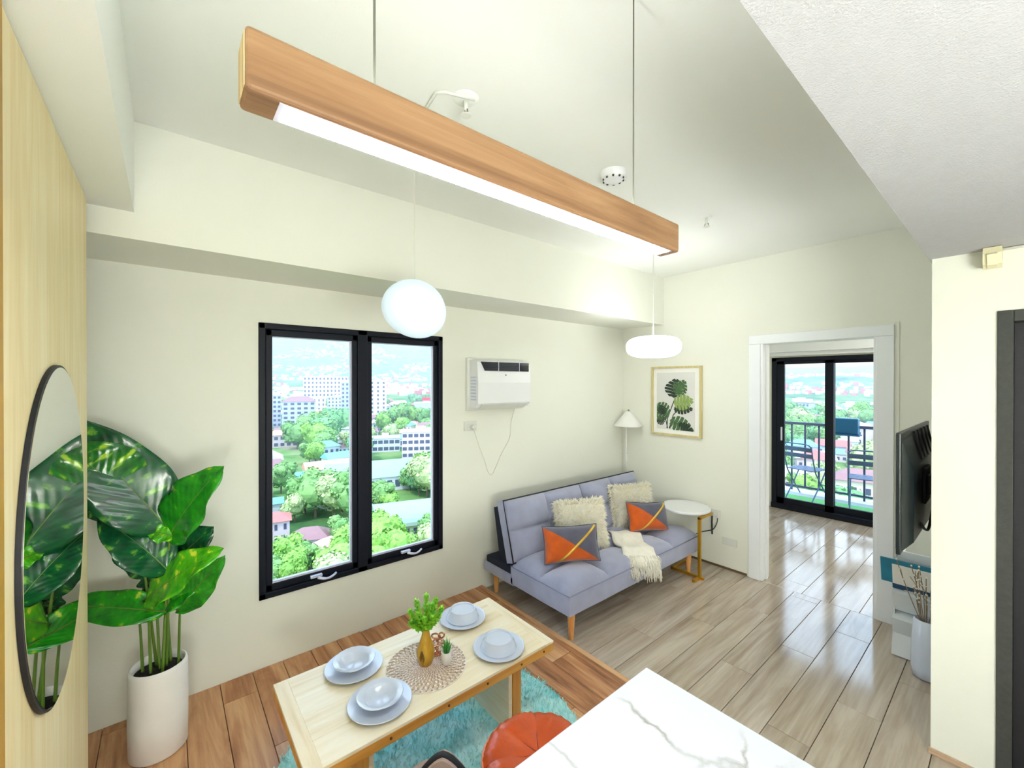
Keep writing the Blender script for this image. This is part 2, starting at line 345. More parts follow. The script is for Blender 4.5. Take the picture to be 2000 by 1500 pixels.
# ------------------------------------------------------------------ the flat: floors, walls, ceilings
YW, XB, ZC, ZK, ZR = 2.815, 3.935, 2.775, 2.265, 0.03   # window wall, back wall, ceiling, kitchen ceiling, raised floor
Xp = 2.0                                                # edge of the raised floor
XL = -0.55
fl = struct('floor', MB().box(Xp-0.02, 6.45, -1.62, YW+0.15, -0.12, -0.012), 'subfloor', 'grey brown wooden plank floor beside the sofa, running on into the bedroom')
fr = struct('floor', MB().box(XL, Xp-0.012, -1.62, YW+0.15, -0.12, ZR-0.012), 'subfloor', 'orange brown raised plank floor under the dining table')
def planks(parent, x0, x1, y0, y1, top, w, ln, along, m, gap=0.0015):
    cache = {}
    a0, a1, b0, b1 = (x0, x1, y0, y1) if along == 0 else (y0, y1, x0, x1)
    k = 0; b = b0
    while b < b1 - 0.01:
        bw = min(w, b1-b); a = a0 - ((k*0.37) % 1.0)*ln; k += 1
        while a < a1:
            s0 = max(a, a0); s1 = min(a+ln, a1); a += ln
            if s1 - s0 < 0.02: continue
            key = (round(s1-s0,4), round(bw,4))
            if key not in cache:
                mb = MB(); h0 = (s1-s0)/2-gap; h1 = bw/2-gap
                if along == 0: mb.rbox(-h0, h0, -h1, h1, -0.012, 0, 0.0012, 1)
                else: mb.rbox(-h1, h1, -h0, h0, -0.012, 0, 0.0012, 1)
                o = mb.build('plank', m); cache[key] = o.data
            else:
                o = bpy.data.objects.new('plank', cache[key]); COL.objects.link(o)
            o.parent = parent
            o.location = ((s0+s1)/2, b+bw/2, top) if along == 0 else (b+bw/2, (s0+s1)/2, top)
        b += w
planks(fl, Xp-0.01, XB, 0.25, YW, 0, 0.182, 1.22, 0, 'greyoak')
planks(fl, Xp-0.01, 2.71, -1.6, 0.25, 0, 0.185, 1.22, 0, 'greyoak')
planks(fl, XB, 6.42, 0.2, 2.3, 0, 0.182, 1.22, 0, 'greyoak')
planks(fr, XL, Xp-0.03, 0.0, YW, ZR, 0.155, 1.22, 1, 'oak')
struct('trim_1', MB().rbox(Xp-0.03, Xp+0.004, 0.0, YW, -0.01, ZR+0.003, 0.003), 'oak', 'orange brown edging strip of the raised floor')

wf = MB(); T = 0.16
for b in [(XL-0.15, 0.413, -0.1, ZC+0.2), (1.63, 6.6, -0.1, ZC+0.2), (0.413, 1.63, -0.1, 0.43), (0.413, 1.63, 2.05, ZC+0.2)]:
    wf.box(b[0], b[1], YW, YW+T, b[2], b[3])
struct('wall_front', wf, 'wall', 'cream painted wall with the dark framed city window')
wb = MB()
for b in [(1.41, YW, -0.1, ZC+0.2), (0.10, 0.65, -0.1, ZC+0.2), (0.65, 1.41, 2.055, ZC+0.2)]: wb.box(XB, XB+0.12, b[0], b[1], b[2], b[3])
struct('wall_back', wb, 'wall', 'cream painted wall with the white framed bedroom doorway')
struct('wall_right', MB().box(2.71, XB, 0.059, 0.255, -0.1, ZC+0.2), 'wall', 'cream wall end beside the dark door, television behind it')
# cream wall carrying the dark door, facing the kitchen
wd = MB(); wd.box(2.71, 2.86, -1.62, -0.80, -0.1, ZK+0.1); wd.box(2.71, 2.86, -0.80, 0.0588, 2.001, ZK+0.1)
struct('wall_side', wd, 'wall', 'cream wall above and beside the dark door')
struct('wall_left', MB().box(XL-0.15, XL, -1.62, YW, -0.1, ZC+0.2), 'wall', 'cream wall behind the potted plant and tall cabinet')
struct('wall_rear', MB().box(XL-0.15, 2.86, -1.77, -1.62, -0.1, ZC+0.2), 'wall', 'cream kitchen wall')
struct('ceiling', MB().box(XL-0.15, XB+0.12, 0.265, YW+T, ZC, ZC+0.2), 'ceil', 'pale cream living room ceiling')
struct('ceiling', MB().box(XL-0.15, 2.86, -1.77, 0.265, ZK, ZC+0.2), 'stucco', 'lower rough white stucco ceiling over the kitchen')
struct('ceiling', MB().box(2.86, XB+0.12, 0.05, 0.265, ZC, ZC+0.2), 'ceil', 'strip of ceiling above the wall end')
struct('trim_2', MB().box(XL, XB, 2.32, YW, 2.29, ZC), 'wall', 'deep cream boxed beam along the top of the window wall')
struct('trim_3', MB().box(XL, -0.10, 0.265, 2.32, 2.40, ZC), 'ceil', 'cream boxed bulkhead above the tall wooden panel')
# skirting
struct('baseboard_back', MB().box(XB-0.008, XB, 1.52, YW, 0, 0.018), 'brownbase', 'thin brown skirting strip under the cream wall')
struct('baseboard_right', MB().rbox(2.695, 2.712, 0.055, 0.262, 0, 0.022, 0.003), 'plinth', 'short wooden skirting at the foot of the wall end')
# bedroom and balcony shell
bd = MB(); bd.box(XB+0.12, 6.5, 2.30, 2.42, -0.1, 2.9)
struct('wall_front', bd, 'wall', 'white bedroom wall left of the sliding door')
struct('wall_right', MB().box(XB+0.12, 6.5, -0.9, -0.78, -0.1, 2.9), 'wall', 'white bedroom wall right of the sliding door')
fb = MB(); fb.box(6.42, 6.56, 2.16, 2.30, -0.1, 2.9); fb.box(6.42, 6.56, -0.9, 0.86, -0.1, 2.9); fb.box(6.42, 6.56, 0.86, 2.16, 2.035, 2.9)
struct('wall_back', fb, 'wall', 'white bedroom wall around the balcony sliding door')
struct('wall_left', MB().box(XB+0.0, XB+0.12, -0.9, 0.10, -0.1, 2.9), 'wall', 'bedroom side partition')
struct('ceiling', MB().box(XB+0.12, 6.56, -0.9, 2.42, 2.62, 2.9), 'ceil', 'white bedroom ceiling')
struct('floor', MB().box(XB+0.12, 6.42, -0.78, 0.2, -0.1, 0), 'greyoak', 'grey plank bedroom floor hidden behind the doorway edge')
struct('floor', MB().box(6.56, 7.75, -0.9, 3.2, -0.3, -0.03), 'concrete', 'pale concrete balcony floor')

# doorway casing (two stepped bands on each jamb and the head)
cas = thing('trim_4', None, None, (XB, 1.03, 0)); tag(cas, 'white stepped door casing of the bedroom doorway', kind='structure')
for y0, y1 in ((1.41, 1.503), (0.556, 0.65)):
    MB().rbox(XB-0.018, XB, y0, y1, 0, 2.0295, 0.003).build('casing', 'trim', cas)
MB().rbox(XB-0.018, XB, 0.556, 1.503, 2.03, 2.108, 0.003).build('casing', 'trim', cas)
MB().rbox(XB-0.010, XB+0.14, 1.392, 1.412, 0, 2.05, 0.003).build('jamb', 'trim', cas)
MB().rbox(XB-0.010, XB+0.14, 0.648, 0.668, 0, 2.05, 0.003).build('jamb', 'trim', cas)
MB().rbox(XB-0.012, XB+0.138, 0.668, 1.392, 2.028, 2.052, 0.003).build('jamb', 'trim', cas)
MB().rbox(XB+0.05, XB+0.09, 1.38, 1.394, 0, 2.03, 0.003).build('door_stop', 'trim', cas)
MB().rbox(XB-0.006, XB, 0.530, 0.5555, 0, 2.125, 0.002).build('casing_edge', 'wall', cas)

# dark door at the end of the kitchen
dd = thing('door_1', None, None, (2.71, -0.37, 0)); tag(dd, 'dark charcoal door with dark frame beside the cream wall end', kind='structure')
f = MB(); f.rbox(2.70, 2.86, 0.014, 0.059, 0, 2.001, 0.003); f.rbox(2.70, 2.86, -0.80, -0.755, 0, 2.001, 0.003); f.rbox(2.70, 2.86, -0.755, 0.014, 1.953, 2.001, 0.003)
f.build('frame', 'darkframe', dd)
MB().rbox(2.75, 2.79, -0.755, 0.014, 0.005, 1.953, 0.002).build('door_leaf', 'darkdoor', dd)
MB().tube([(2.75,-0.70,1.0),(2.70,-0.70,1.0),(2.70,-0.60,1.0)], 0.009).build('door_handle', 'steel', dd, True)

# main window
w1 = thing('window_1', None, None, (1.02, YW, 0.43)); tag(w1, 'black framed double casement window looking over the city', kind='structure')
x0, x1, z0, z1 = 0.413, 1.63, 0.43, 2.05; yf, yb = YW-0.012, YW+0.07
fm = MB()
fm.rbox(x0, x1, yf, yb, z0, z0+0.035, 0.004); fm.rbox(x0, x1, yf, yb, z1-0.035, z1, 0.004)
fm.rbox(x0, x0+0.035, yf, yb, z0, z1, 0.004); fm.rbox(x1-0.035, x1, yf, yb, z0, z1, 0.004); fm.rbox(0.985, 1.05, yf, yb, z0, z1, 0.004)
fm.build('frame', 'black', w1)
for a, b, hx in ((0.45, 0.985, (0.688, 0.841)), (1.05, 1.593, (1.289, 1.45))):
    s = MB(); yy0, yy1 = YW+0.0, YW+0.055; g0, g1 = z0+0.035, z1-0.035
    s.rbox(a, b, yy0, yy1, g0, 0.505, 0.004); s.rbox(a, b, yy0, yy1, 1.975, g1, 0.004); s.rbox(a, a+0.034, yy0, yy1, g0, g1, 0.004); s.rbox(b-0.034, b, yy0, yy1, g0, g1, 0.004)
    sa = s.build('sash', 'black', w1)
    MB().box(a+0.03, b-0.03, YW+0.028, YW+0.034, 0.50, 1.98).build('pane', 'glass', sa)
    bd_ = MB(); i0, i1, k0, k1 = a+0.034, b-0.034, 0.505, 1.975; t_ = 0.012
    bd_.box(i0, i1, YW+0.008, YW+0.03, k0, k0+t_); bd_.box(i0, i1, YW+0.018, YW+0.03, k1-0.006, k1); bd_.box(i1-t_, i1, YW+0.012, YW+0.03, k0, k1); bd_.box(i0, i0+0.004, YW+0.018, YW+0.03, k0, k1)
    bd_.build('glazing_bead', 'bead', sa)
    h = MB(); h.rbox(hx[0], hx[0]+0.07, YW-0.022, YW+0.0, 0.478, 0.496, 0.004)
    n_ = 10; h.tube([(hx[0]+0.04+0.11*i/n_, YW-0.03-0.02*math.sin(math.pi*i/n_), 0.482-0.012*math.sin(math.pi*i/n_)) for i in range(n_+1)], [0.009]*4+[0.007]*7)
    h.build('handle', 'handle', sa, True, angle=40)

# balcony sliding door
sd = thing('door_2', None, None, (6.45, 1.51, 0)); tag(sd, 'black framed glass sliding door to the balcony', kind='structure')
o = MB(); o.rbox(6.40, 6.52, 2.10, 2.16, 0, 2.035, 0.003); o.rbox(6.40, 6.52, 0.86, 0.92, 0, 2.035, 0.003); o.rbox(6.40, 6.52, 0.86, 2.16, 1.985, 2.035, 0.003); o.rbox(6.38, 6.52, 0.86, 2.16, 0, 0.07, 0.003)
o.build('frame', 'black', sd)
for a, b, xo in ((1.47, 2.10, 6.41), (0.92, 1.56, 6.46)):
    l = MB(); l.rbox(xo, xo+0.04, a, a+0.09, 0.06, 1.99, 0.003); l.rbox(xo, xo+0.04, b-0.09, b, 0.06, 1.99, 0.003); l.rbox(xo, xo+0.04, a, b, 1.945, 1.99, 0.003); l.rbox(xo, xo+0.04, a, b, 0.06, 0.15, 0.003)
    lo = l.build('door_leaf', 'black', sd)
    MB().box(xo+0.017, xo+0.023, a+0.08, b-0.08, 0.14, 1.95).build('pane', 'glass', lo)
MB().rbox(6.395, 6.41, 2.03, 2.05, 0.92, 1.10, 0.004).build('lock', 'handle', sd)
bl = thing('roller_blind', 'white roller blind cassette above the balcony sliding door', 'blind', (6.36, 1.54, 2.06))
MB().rbox(6.30, 6.42, 0.80, 2.24, 2.10, 2.26, 0.01).build('cassette', 'trim', bl)
MB().rbox(6.375, 6.39, 0.84, 2.20, 2.055, 2.10, 0.004).build('bottom_rail', 'trim', bl)
plain('door_stopper', 'small dark door stopper on the floor by the sliding door', 'door stopper', MB().lathe([(0.03,0),(0.03,0.03),(0.02,0.04),(0.0,0.042)], (6.36, 2.22, 0.0), 16), 'blackcord', smooth=True)

# balcony
plain('turf_mat', 'strip of bright green artificial turf on the balcony floor', 'turf', MB().rbox(6.60, 7.36, 0.2, 3.0, -0.03, -0.005, 0.006), 'turf')
kb = MB().box(7.44, 7.75, -0.9, 3.2, -0.03, 0.02); struct('trim_5', kb, 'concrete', 'low pale kerb under the balcony railing')
rl = thing('balcony_railing', 'dark metal balcony railing with upright bars beyond the sliding door', 'railing', (7.6, 1.3, 0.02))
MB().rbox(7.57, 7.63, -0.9, 3.2, 1.045, 1.085, 0.004).build('top_rail', 'railmetal', rl)
MB().rbox(7.585, 7.615, -0.9, 3.2, 0.07, 0.10, 0.004).build('bottom_rail', 'railmetal', rl)
for i in range(22):
    y = -0.75 + i*0.178
    q = MB().rbox(7.588, 7.612, y-0.012, y+0.012, 0.02 if i % 5 == 2 else 0.09, 1.05, 0.003).build('baluster', 'railmetal', rl)
pb = thing('railing_planter', 'dark teal box hung on the balcony railing', 'planter box', (7.52, 1.56, 0.95))
MB().rbox(7.46, 7.57, 1.43, 1.70, 0.965, 1.19, 0.012).build('box', 'planter', pb)
MB().rbox(7.42, 7.58, 1.41, 1.72, 0.945, 0.965, 0.004).build('tray', 'navy', pb)
def bistro(loc, rz, label):
    t = thing('folding_chair', label, 'chair', loc, 'folding balcony chairs'); t.rotation_euler = (0,0,rz)
    def part(mb, n): return mb.build(n, 'chairmetal', None, True, angle=40)
    def own(o): o.parent = t; return o
    # local: seat faces +x; back at -x
    for s in (-1, 1):
        y = s*0.19
        own(part(MB().tube([(-0.24,y,0.80),(-0.20,y,0.62),(-0.13,y,0.42),(0.05,y,0.2),(0.22,y,0.005)], 0.009), 'back_leg'))
        own(part(MB().tube([(0.18,y*0.92,0.44),(0.02,y*0.92,0.24),(-0.20,y*0.92,0.005)], 0.009), 'front_leg'))
    own(part(MB().tube([(-0.24,-0.19,0.78),(-0.25,-0.17,0.815),(-0.255,-0.12,0.83),(-0.255,0.12,0.83),(-0.25,0.17,0.815),(-0.24,0.19,0.78)], 0.009), 'back_hoop'))
    for z, x in ((0.75,-0.233), (0.66,-0.213)):
        own(part(MB().rbox(x-0.006, x+0.006, -0.19, 0.19, z-0.03, z+0.03, 0.003), 'back_slat'))
    for k in range(6):
        x = -0.14 + k*0.062
        own(part(MB().rbox(x-0.022, x+0.022, -0.19, 0.19, 0.438, 0.45, 0.003), 'seat_slat'))
    return t
bistro((7.22, 1.98, -0.004), R(-12), 'slate folding bistro chair on the balcony beside the door lock side')
bistro((7.12, 1.27, -0.004), R(10), 'slate folding bistro chair on the balcony below the dark teal box')

# tall cabinet panel with round mirror
cb = thing('tall_cabinet', 'tall pale wood veneer cabinet side carrying the oval mirror', 'cabinet', (-0.39, 1.7, ZR))
MB().rbox(XL+0.03, -0.25, 1.16, 2.24, ZR, 2.40, 0.002).build('carcass', 'veneer', cb)
MB().rbox(-0.25, -0.232, 1.165, 2.25, ZR, 2.398, 0.003).build('side_panel', 'veneer', cb)
MB().rbox(-0.25, -0.225, 1.02, 1.163, ZR, 2.398, 0.003).build('edge_post', 'ochre', cb)
mi = thing('oval_mirror', 'oval frameless wall mirror with dark edge on the wood panel', 'mirror', (-0.232, 1.66, 0.86))
def disc_x(x0, x1, yc, zc, r, rz, seg=96):
    return MB().prism([(yc+r*math.cos(2*math.pi*k/seg), zc+rz*math.sin(2*math.pi*k/seg)) for k in range(seg)], 0, x0, x1)
disc_x(-0.2315, -0.2225, 1.66, 1.305, 0.402, 0.442).build('edge', 'blackpipe', mi)
disc_x(-0.2224, -0.2205, 1.66, 1.305, 0.396, 0.436).build('mirror_glass', 'mirror', mi)

# ------------------------------------------------------------------ lamps
bl_ = thing('linear_pendant_lamp', 'long wooden beam pendant lamp with white light strip on two cables', 'pendant lamp', (0.635, 0.683, 2.091))
MB().rbox(0.0814, 1.190, 0.651, 0.715, 2.091, 2.176, 0.0065, 3).build('beam', 'beech', bl_)
MB().rbox(0.0802, 0.0816, 0.657, 0.710, 2.097, 2.170, 0.0006, 1).build('end_grain', 'endgrain', bl_)
ch = MB().box(0.123, 1.158, 0.658, 0.708, 2.0900, 2.0935).build('channel', 'ledrim', bl_)
MB().box(0.135, 1.151, 0.663, 0.704, 2.0890, 2.0900).build('light_strip', 'led', ch)
MB().box(0.14, 1.14, 0.669, 0.697, 2.1765, 2.1785).build('fill_uplight_strip', 'fill_uplight', bl_)  # strip added on the beam's unseen top to brighten the ceiling
for x in (0.268, 1.0016): MB().tube([(x, 0.6836, 2.175), (x, 0.6836, ZC)], 0.0022, 6).build('cable', 'steel', bl_)

pn = thing('pebble_pendant_lamp', 'large tilted pebble shaped white pendant lamp in front of the window', 'pendant lamp', (0.822, 1.65, 1.88))
mb = MB().lathe([(0.137*math.sin(math.pi*i/24)*(1+0.05*math.cos(math.pi*i/24)), -0.122*math.cos(math.pi*i/24)) for i in range(25)], (0,0,0), 48)
mb.xf(Matrix.Translation((0.822,1.65,2.016)) @ Matrix.Rotation(R(24),4,Vector((0.637,0.771,0))) @ Matrix.Diagonal((1.0,1.0,1.0,1))).build('globe', 'pendant', pn, True)
MB().tube([(0.822,1.65,2.135),(0.822,1.65,ZC)], 0.0016, 6).build('cable', 'cord', pn)
p2 = thing('disc_pendant_lamp', 'flattened disc shaped glowing white pendant lamp above the sofa', 'pendant lamp', (3.064, 1.9, 1.905))
prof = []
for i in range(25):
    a = math.pi*i/24; c_, s_ = math.cos(a), math.sin(a)
    prof.append((0.215*abs(s_)**0.55 if i not in (0,24) else 0, -0.086*math.copysign(abs(c_)**0.8, c_)))
MB().lathe(prof, (3.064,1.9,1.99), 56).build('globe', 'pendant2', p2, True)
MB().tube([(3.064,1.9,2.07),(3.064,1.9,ZC)], 0.004, 8).build('cable', 'softwhite', p2)

fp = thing('floor_lamp', 'slim white floor lamp with cone shade behind the sofa corner', 'floor lamp', (3.80, 2.68, 0))
MB().lathe([(0.0,0),(0.10,0),(0.10,0.012),(0.02,0.02),(0,0.02)], (3.80,2.68,0), 32).build('base', 'shade', fp, True, angle=40)
MB().tube([(3.80,2.68,0.015),(3.80,2.68,1.20),(3.815,2.665,1.33)], 0.008, 10).build('pole', 'shade', fp, True)
MB().lathe([(0.0,1.395),(0.030,1.39),(0.150,1.245),(0.150,1.236),(0.142,1.238),(0.026,1.375),(0,1.378)], (3.815,2.66,0), 48).build('shade', 'shade', fp, True, angle=50)
MB().lathe([(0,1.385),(0.009,1.385),(0.009,1.41),(0,1.413)], (3.815,2.66,0), 12).build('finial', 'steel', fp, True)
MB().rbox(3.788,3.812,2.668,2.692,0.86,0.93,0.004).build('switch', 'shade', fp)

bkc = thing('kitchen_back_counter', 'white kitchen counter along the rear wall', 'counter', (1.0, -1.33, ZR))
MB().rbox(XL+0.03, 1.95, -1.58, -1.02, 0.868, 0.90, 0.003).build('worktop', 'marble', bkc)
MB().rbox(XL+0.05, 1.93, -1.58, -1.05, ZR, 0.868, 0.003).build('carcass', 'trim', bkc)
for x, y, lab in ((-0.3,-1.32,'added white globe fill lamp on the rear kitchen counter beside the left wall'), (0.45,-1.32,'added white globe fill lamp on the rear kitchen counter nearer the dark door')):  # lamps added out of view to light the walls and living room ceiling
    k = thing('fill_globe_lamp', lab, 'fill lamp', (x, y, 0.90), 'added fill globes')
    MB().lathe([(0,0.90),(0.09,0.90),(0.09,0.915),(0.03,0.925),(0.03,0.96),(0,0.96)], (x,y,0), 32).build('base', 'whiteplastic', k, True, angle=40)
    MB().lathe([(0.2*math.sin(math.pi*i/20), -0.2*math.cos(math.pi*i/20)) for i in range(21)], (x,y,1.15), 40).build('globe', 'fillglobe', k, True)
x, y = 5.3, 0.1  # lamp added out of view to brighten the bedroom
k = thing('bedroom_fill_lamp', 'added round fill lamp on the bedroom ceiling, out of view', 'ceiling lamp', (x, y, 2.55))
MB().lathe([(0,2.62),(0.24,2.62),(0.24,2.575),(0.225,2.57)], (x,y,0), 40).build('housing', 'whiteplastic', k, True, angle=40)
MB().lathe([(0.225,2.575),(0.2,2.56),(0,2.55)], (x,y,0), 40).build('diffuser', 'bedfill', k, True)

# ceiling fittings
def ceil_fit(name, label, x, y, r, kind):
    t = thing(name, label, 'sprinkler' if kind != 'smoke' else 'smoke detector', (x, y, ZC-0.08))
    if kind == 'smoke':
        MB().lathe([(0,ZC),(r,ZC),(r,ZC-0.012),(r*0.92,ZC-0.03),(r*0.6,ZC-0.045),(0,ZC-0.047)], (x,y,0), 36).build('body', 'whiteplastic', t, True, angle=40)
        for k in range(10):
            a = 2*math.pi*k/10
            MB().rbox(-0.005,0.005,-0.003,0.003,-0.0055,0.0055,0.001,1,xf=Matrix.Translation((x+math.cos(a)*r*0.80,y+math.sin(a)*r*0.80,ZC-0.037)) @ Matrix.Rotation(a+math.pi/2,4,'Z')).build('vent_slot', 'blackcord', t)
        MB().rbox(x+0.05,x+0.09,y-0.02,y+0.02,ZC-0.02,ZC,0.004).build('bracket', 'softwhite', t)
    else:
        MB().lathe([(0,ZC),(r,ZC),(r*0.8,ZC-0.008),(0,ZC-0.01)], (x,y,0), 32).build('escutcheon', 'ceil', t, True, angle=40)
        MB().tube([(x,y,ZC-0.005),(x,y,ZC-0.045)], 0.009, 10).build('stem', 'softwhite', t, True)
        MB().lathe([(0,ZC-0.066),(0.02,ZC-0.066),(0.02,ZC-0.062),(0,ZC-0.06)], (x,y,0), 16).build('deflector', 'softwhite', t, True, angle=40)
        fr_ = MB(); 
        for s in (-1,1): fr_.tube([(x,y+s*0.008,ZC-0.043),(x,y+s*0.013,ZC-0.053),(x,y+s*0.006,ZC-0.063)], 0.0022, 6)
        fr_.build('yoke', 'steel', t, True)
ceil_fit('ceiling_sprinkler', 'white ceiling sprinkler head behind the middle of the beam lamp', 0.877, 1.336, 0.05, 'sp')
ceil_fit('smoke_detector', 'round white smoke detector on the ceiling beside the lamp cable', 1.767, 1.325, 0.065, 'smoke')
ceil_fit('ceiling_sprinkler', 'small ceiling sprinkler head beyond the right end of the beam lamp', 2.705, 1.293, 0.035, 'sp')
pipe = thing('ceiling_conduit', 'thin pale conduit running across the ceiling to the sprinkler', 'conduit', (0.83,1.5,ZC-0.02))
MB().tube([(0.90,1.31,ZC-0.008),(0.79,1.345,ZC-0.008),(0.77,1.37,ZC-0.006),(0.80,1.60,ZC-0.006)], 0.006, 8).build('tube', 'softwhite', pipe, True)

# motion sensor on the cream wall end
ms = thing('motion_sensor', 'beige angular motion sensor where stucco ceiling meets cream wall', 'sensor', (2.70, 0.08, 2.17))
MB().prism([(2.71,2.262),(2.64,2.262),(2.625,2.235),(2.635,2.19),(2.66,2.175),(2.71,2.19)], 1, 0.045, 0.098).build('body', 'beige', ms)
MB().prism([(2.645,2.25),(2.615,2.228),(2.628,2.185),(2.65,2.178)], 1, 0.058, 0.086).build('lens', 'beige', ms)
MB().tube([(2.70,0.05,2.258),(2.70,-0.1,2.258),(2.70,-0.7,2.258)], 0.006, 8).build('cable', 'softwhite', ms, True)

# ------------------------------------------------------------------ air conditioner, sockets, cords
ac = thing('air_conditioner', 'white window type air conditioner with dark top grille on the cream wall', 'air conditioner', (2.13, YW, 1.47))
MB().rbox(1.84, 2.43, YW-0.03, YW, 1.475, 1.90, 0.006).build('wall_frame', 'softwhite', ac)
sec = [(YW-0.03,1.50),(YW-0.105,1.50),(YW-0.145,1.535),(YW-0.15,1.70),(YW-0.135,1.86),(YW-0.12,1.875),(YW-0.03,1.875)]
body = MB().prism(sec, 0, 1.862, 2.408).build('body', 'whiteplastic', ac)
g = MB().add([(1.895,YW-0.1385,1.868),(2.385,YW-0.1385,1.868),(2.385,YW-0.151,1.79),(1.93,YW-0.151,1.79)], [(0,1,2,3)])
MB().prism([(1.895,1.863),(2.385,1.863),(2.385,1.793),(1.93,1.793)], 1, YW-0.152, YW-0.135).build('grille', 'grille', ac)
for k in range(4):
    z = 1.806 + k*0.0155; MB().rbox(1.915-k*0.004, 2.27, YW-0.157, YW-0.150, z, z+0.003, 0.001, 1).build('louvre', 'blackcord', ac)
for x in (2.055, 2.275): MB().rbox(x, x+0.006, YW-0.157, YW-0.15, 1.793, 1.863, 0.001, 1).build('grille_divider', 'bead', ac)
MB().rbox(2.29, 2.378, YW-0.158, YW-0.15, 1.798, 1.858, 0.003).build('control_panel', 'tvscreen', ac)
MB().rbox(2.13, 2.138, YW-0.158, YW-0.148, 1.757, 1.765, 0.002).build('indicator', 'blackcord', ac)
for k in range(8):
    z = 1.56+k*0.025; MB().rbox(1.858, 1.864, YW-0.125, YW-0.05, z, z+0.012, 0.001, 1).build('side_louvre', 'bead', ac)
MB().prism([(YW-0.107,1.496),(YW-0.143,1.530),(YW-0.147,1.526),(YW-0.108,1.490)], 0, 1.90, 2.37).build('lower_flap', 'softwhite', ac)
cd = thing('power_cord', 'pale cord looping below the air conditioner to the socket', 'cord', (2.1, YW-0.01, 1.0))
def catmull(P, n=8):
    P = [Vector(p) for p in P]; out = []
    for i in range(len(P)-1):
        a, b, c, d = P[max(i-1,0)], P[i], P[i+1], P[min(i+2,len(P)-1)]
        for k in range(n):
            t = k/n; out.append(0.5*((2*b)+(c-a)*t+(2*a-5*b+4*c-d)*t*t+(3*b-a-3*c+d)*t*t*t))
    return out + [P[-1]]
y_ = YW-0.008
MB().tube(catmull([(2.34,y_-0.02,1.49),(2.31,y_,1.36),(2.29,y_,1.22),(2.20,y_,1.09),(2.14,y_,0.985),(2.10,y_,0.93),(2.06,y_,0.96),(2.02,y_,1.07),(1.97,y_,1.18),(1.925,y_,1.30),(1.905,y_-0.01,1.33)]), 0.0026, 8).build('cord_run', 'cord', cd, True)
def socket(name, label, x0, x1, z0, z1, wall, holes=2, cat='socket'):
    t = thing(name, label, cat, ((x0+x1)/2, YW, z0) if wall == 'front' else (XB, (x0+x1)/2, z0))
    if wall == 'front':
        MB().rbox(x0, x1, YW-0.01, YW, z0, z1, 0.003).build('plate', 'softwhite', t)
        for k in range(holes):
            xc = x0+(k+1)*(x1-x0)/(holes+1); MB().rbox(xc-0.012, xc+0.012, YW-0.012, YW-0.008, z0+0.018, z1-0.018, 0.002).build('outlet', 'cord', t)
    else:
        MB().rbox(XB-0.01, XB, x0, x1, z0, z1, 0.003).build('plate', 'softwhite', t)
        for k in range(holes):
            xc = x0+(k+1)*(x1-x0)/(holes+1); MB().rbox(XB-0.012, XB-0.008, xc-0.012, xc+0.012, z0+0.018, z1-0.018, 0.002).build('outlet', 'cord', t)
    return t
s1 = socket('wall_socket', 'white wall socket with plug below the air conditioner', 1.825, 1.945, 1.315, 1.39, 'front')
MB().rbox(1.885, 1.925, YW-0.04, YW-0.012, 1.33, 1.36, 0.006).build('plug', 'softwhite', s1)
s2 = socket('wall_socket', 'white wall socket with black plug and cord beside the side table', 1.745, 1.85, 0.445, 0.52, 'back')
MB().tube([(XB-0.02,1.815,0.46),(XB-0.025,1.815,0.40),(XB-0.02,1.815,0.29)], 0.007, 8).build('black_plug', 'blackcord', s2, True)
MB().tube(catmull([(XB-0.02,1.765,0.45),(XB-0.02,1.77,0.41),(XB-0.015,1.80,0.345),(XB-0.012,1.84,0.315),(XB-0.012,1.92,0.28),(XB-0.012,1.98,0.24)]), 0.004, 8).build('thin_cord', 'blackcord', s2, True)
s3 = socket('blank_plate', 'white blank cover plate low on the wall near the doorway', 1.60, 1.73, 0.225, 0.29, 'back', 0, 'cover plate')

# ------------------------------------------------------------------ sofa bed
so = thing('sofa_bed', 'grey blue tufted velvet sofa bed on tapered wooden legs', 'sofa', (2.84, 2.25, 0))
X0, X1 = 1.995, 3.70
def tuft(u, v, cols, rows, gd=0.045):
    cu = abs(math.sin(math.pi*u*cols)); cv = abs(math.sin(math.pi*v*rows))
    return gd*(min(cu,1)**0.45 * min(cv,1)**0.45)
def cushion(x0, x1, d0, d1, h0, zr, cols, rows, gd, nu=112, nv=36, sag=0.012):
    """flat box in local (x, d, h): bottom at h0, rim at zr, tufted above. returns MB in x,d,h"""
    mb = MB(); V = []; F = []
    for j in range(nv+1):
        for i in range(nu+1):
            u, v = i/nu, j/nv
            e = min(1, min(u,1-u)*(x1-x0)/0.05, min(v,1-v)*(d1-d0)/0.05)
            rim = math.sqrt(max(0, 1-(1-e)**2))
            z = zr + 0.022*rim + tuft(u, v, cols, rows, gd)*rim + 0.004*noise.noise(Vector((u*9, v*5, cols)))
            V.append((x0+u*(x1-x0), d0+v*(d1-d0), z))
    for j in range(nv):
        for i in range(nu):
            a = j*(nu+1)+i; F.append((a, a+1, a+nu+2, a+nu+1))
    ring = [i for i in range(nu+1)] + [j*(nu+1)+nu for j in range(1,nv+1)] + [nv*(nu+1)+i for i in range(nu-1,-1,-1)] + [j*(nu+1) for j in range(nv-1,0,-1)]
    b = len(V); n = len(ring)
    for k in ring:
        x, d, _ = V[k]; V.append((x, d, h0+0.004*noise.noise(Vector((x*4, d*4, 3)))))
    for k in range(n): F.append((ring[k], ring[(k+1)%n], b+(k+1)%n, b+k))
    F.append(tuple(b+k for k in range(n)))
    return mb.add(V, F)
seat = cushion(X0, X1, 1.835, 2.43, 0.188, 0.312, 4, 2, 0.07).build('seat', 'fabric', so, True, angle=50)
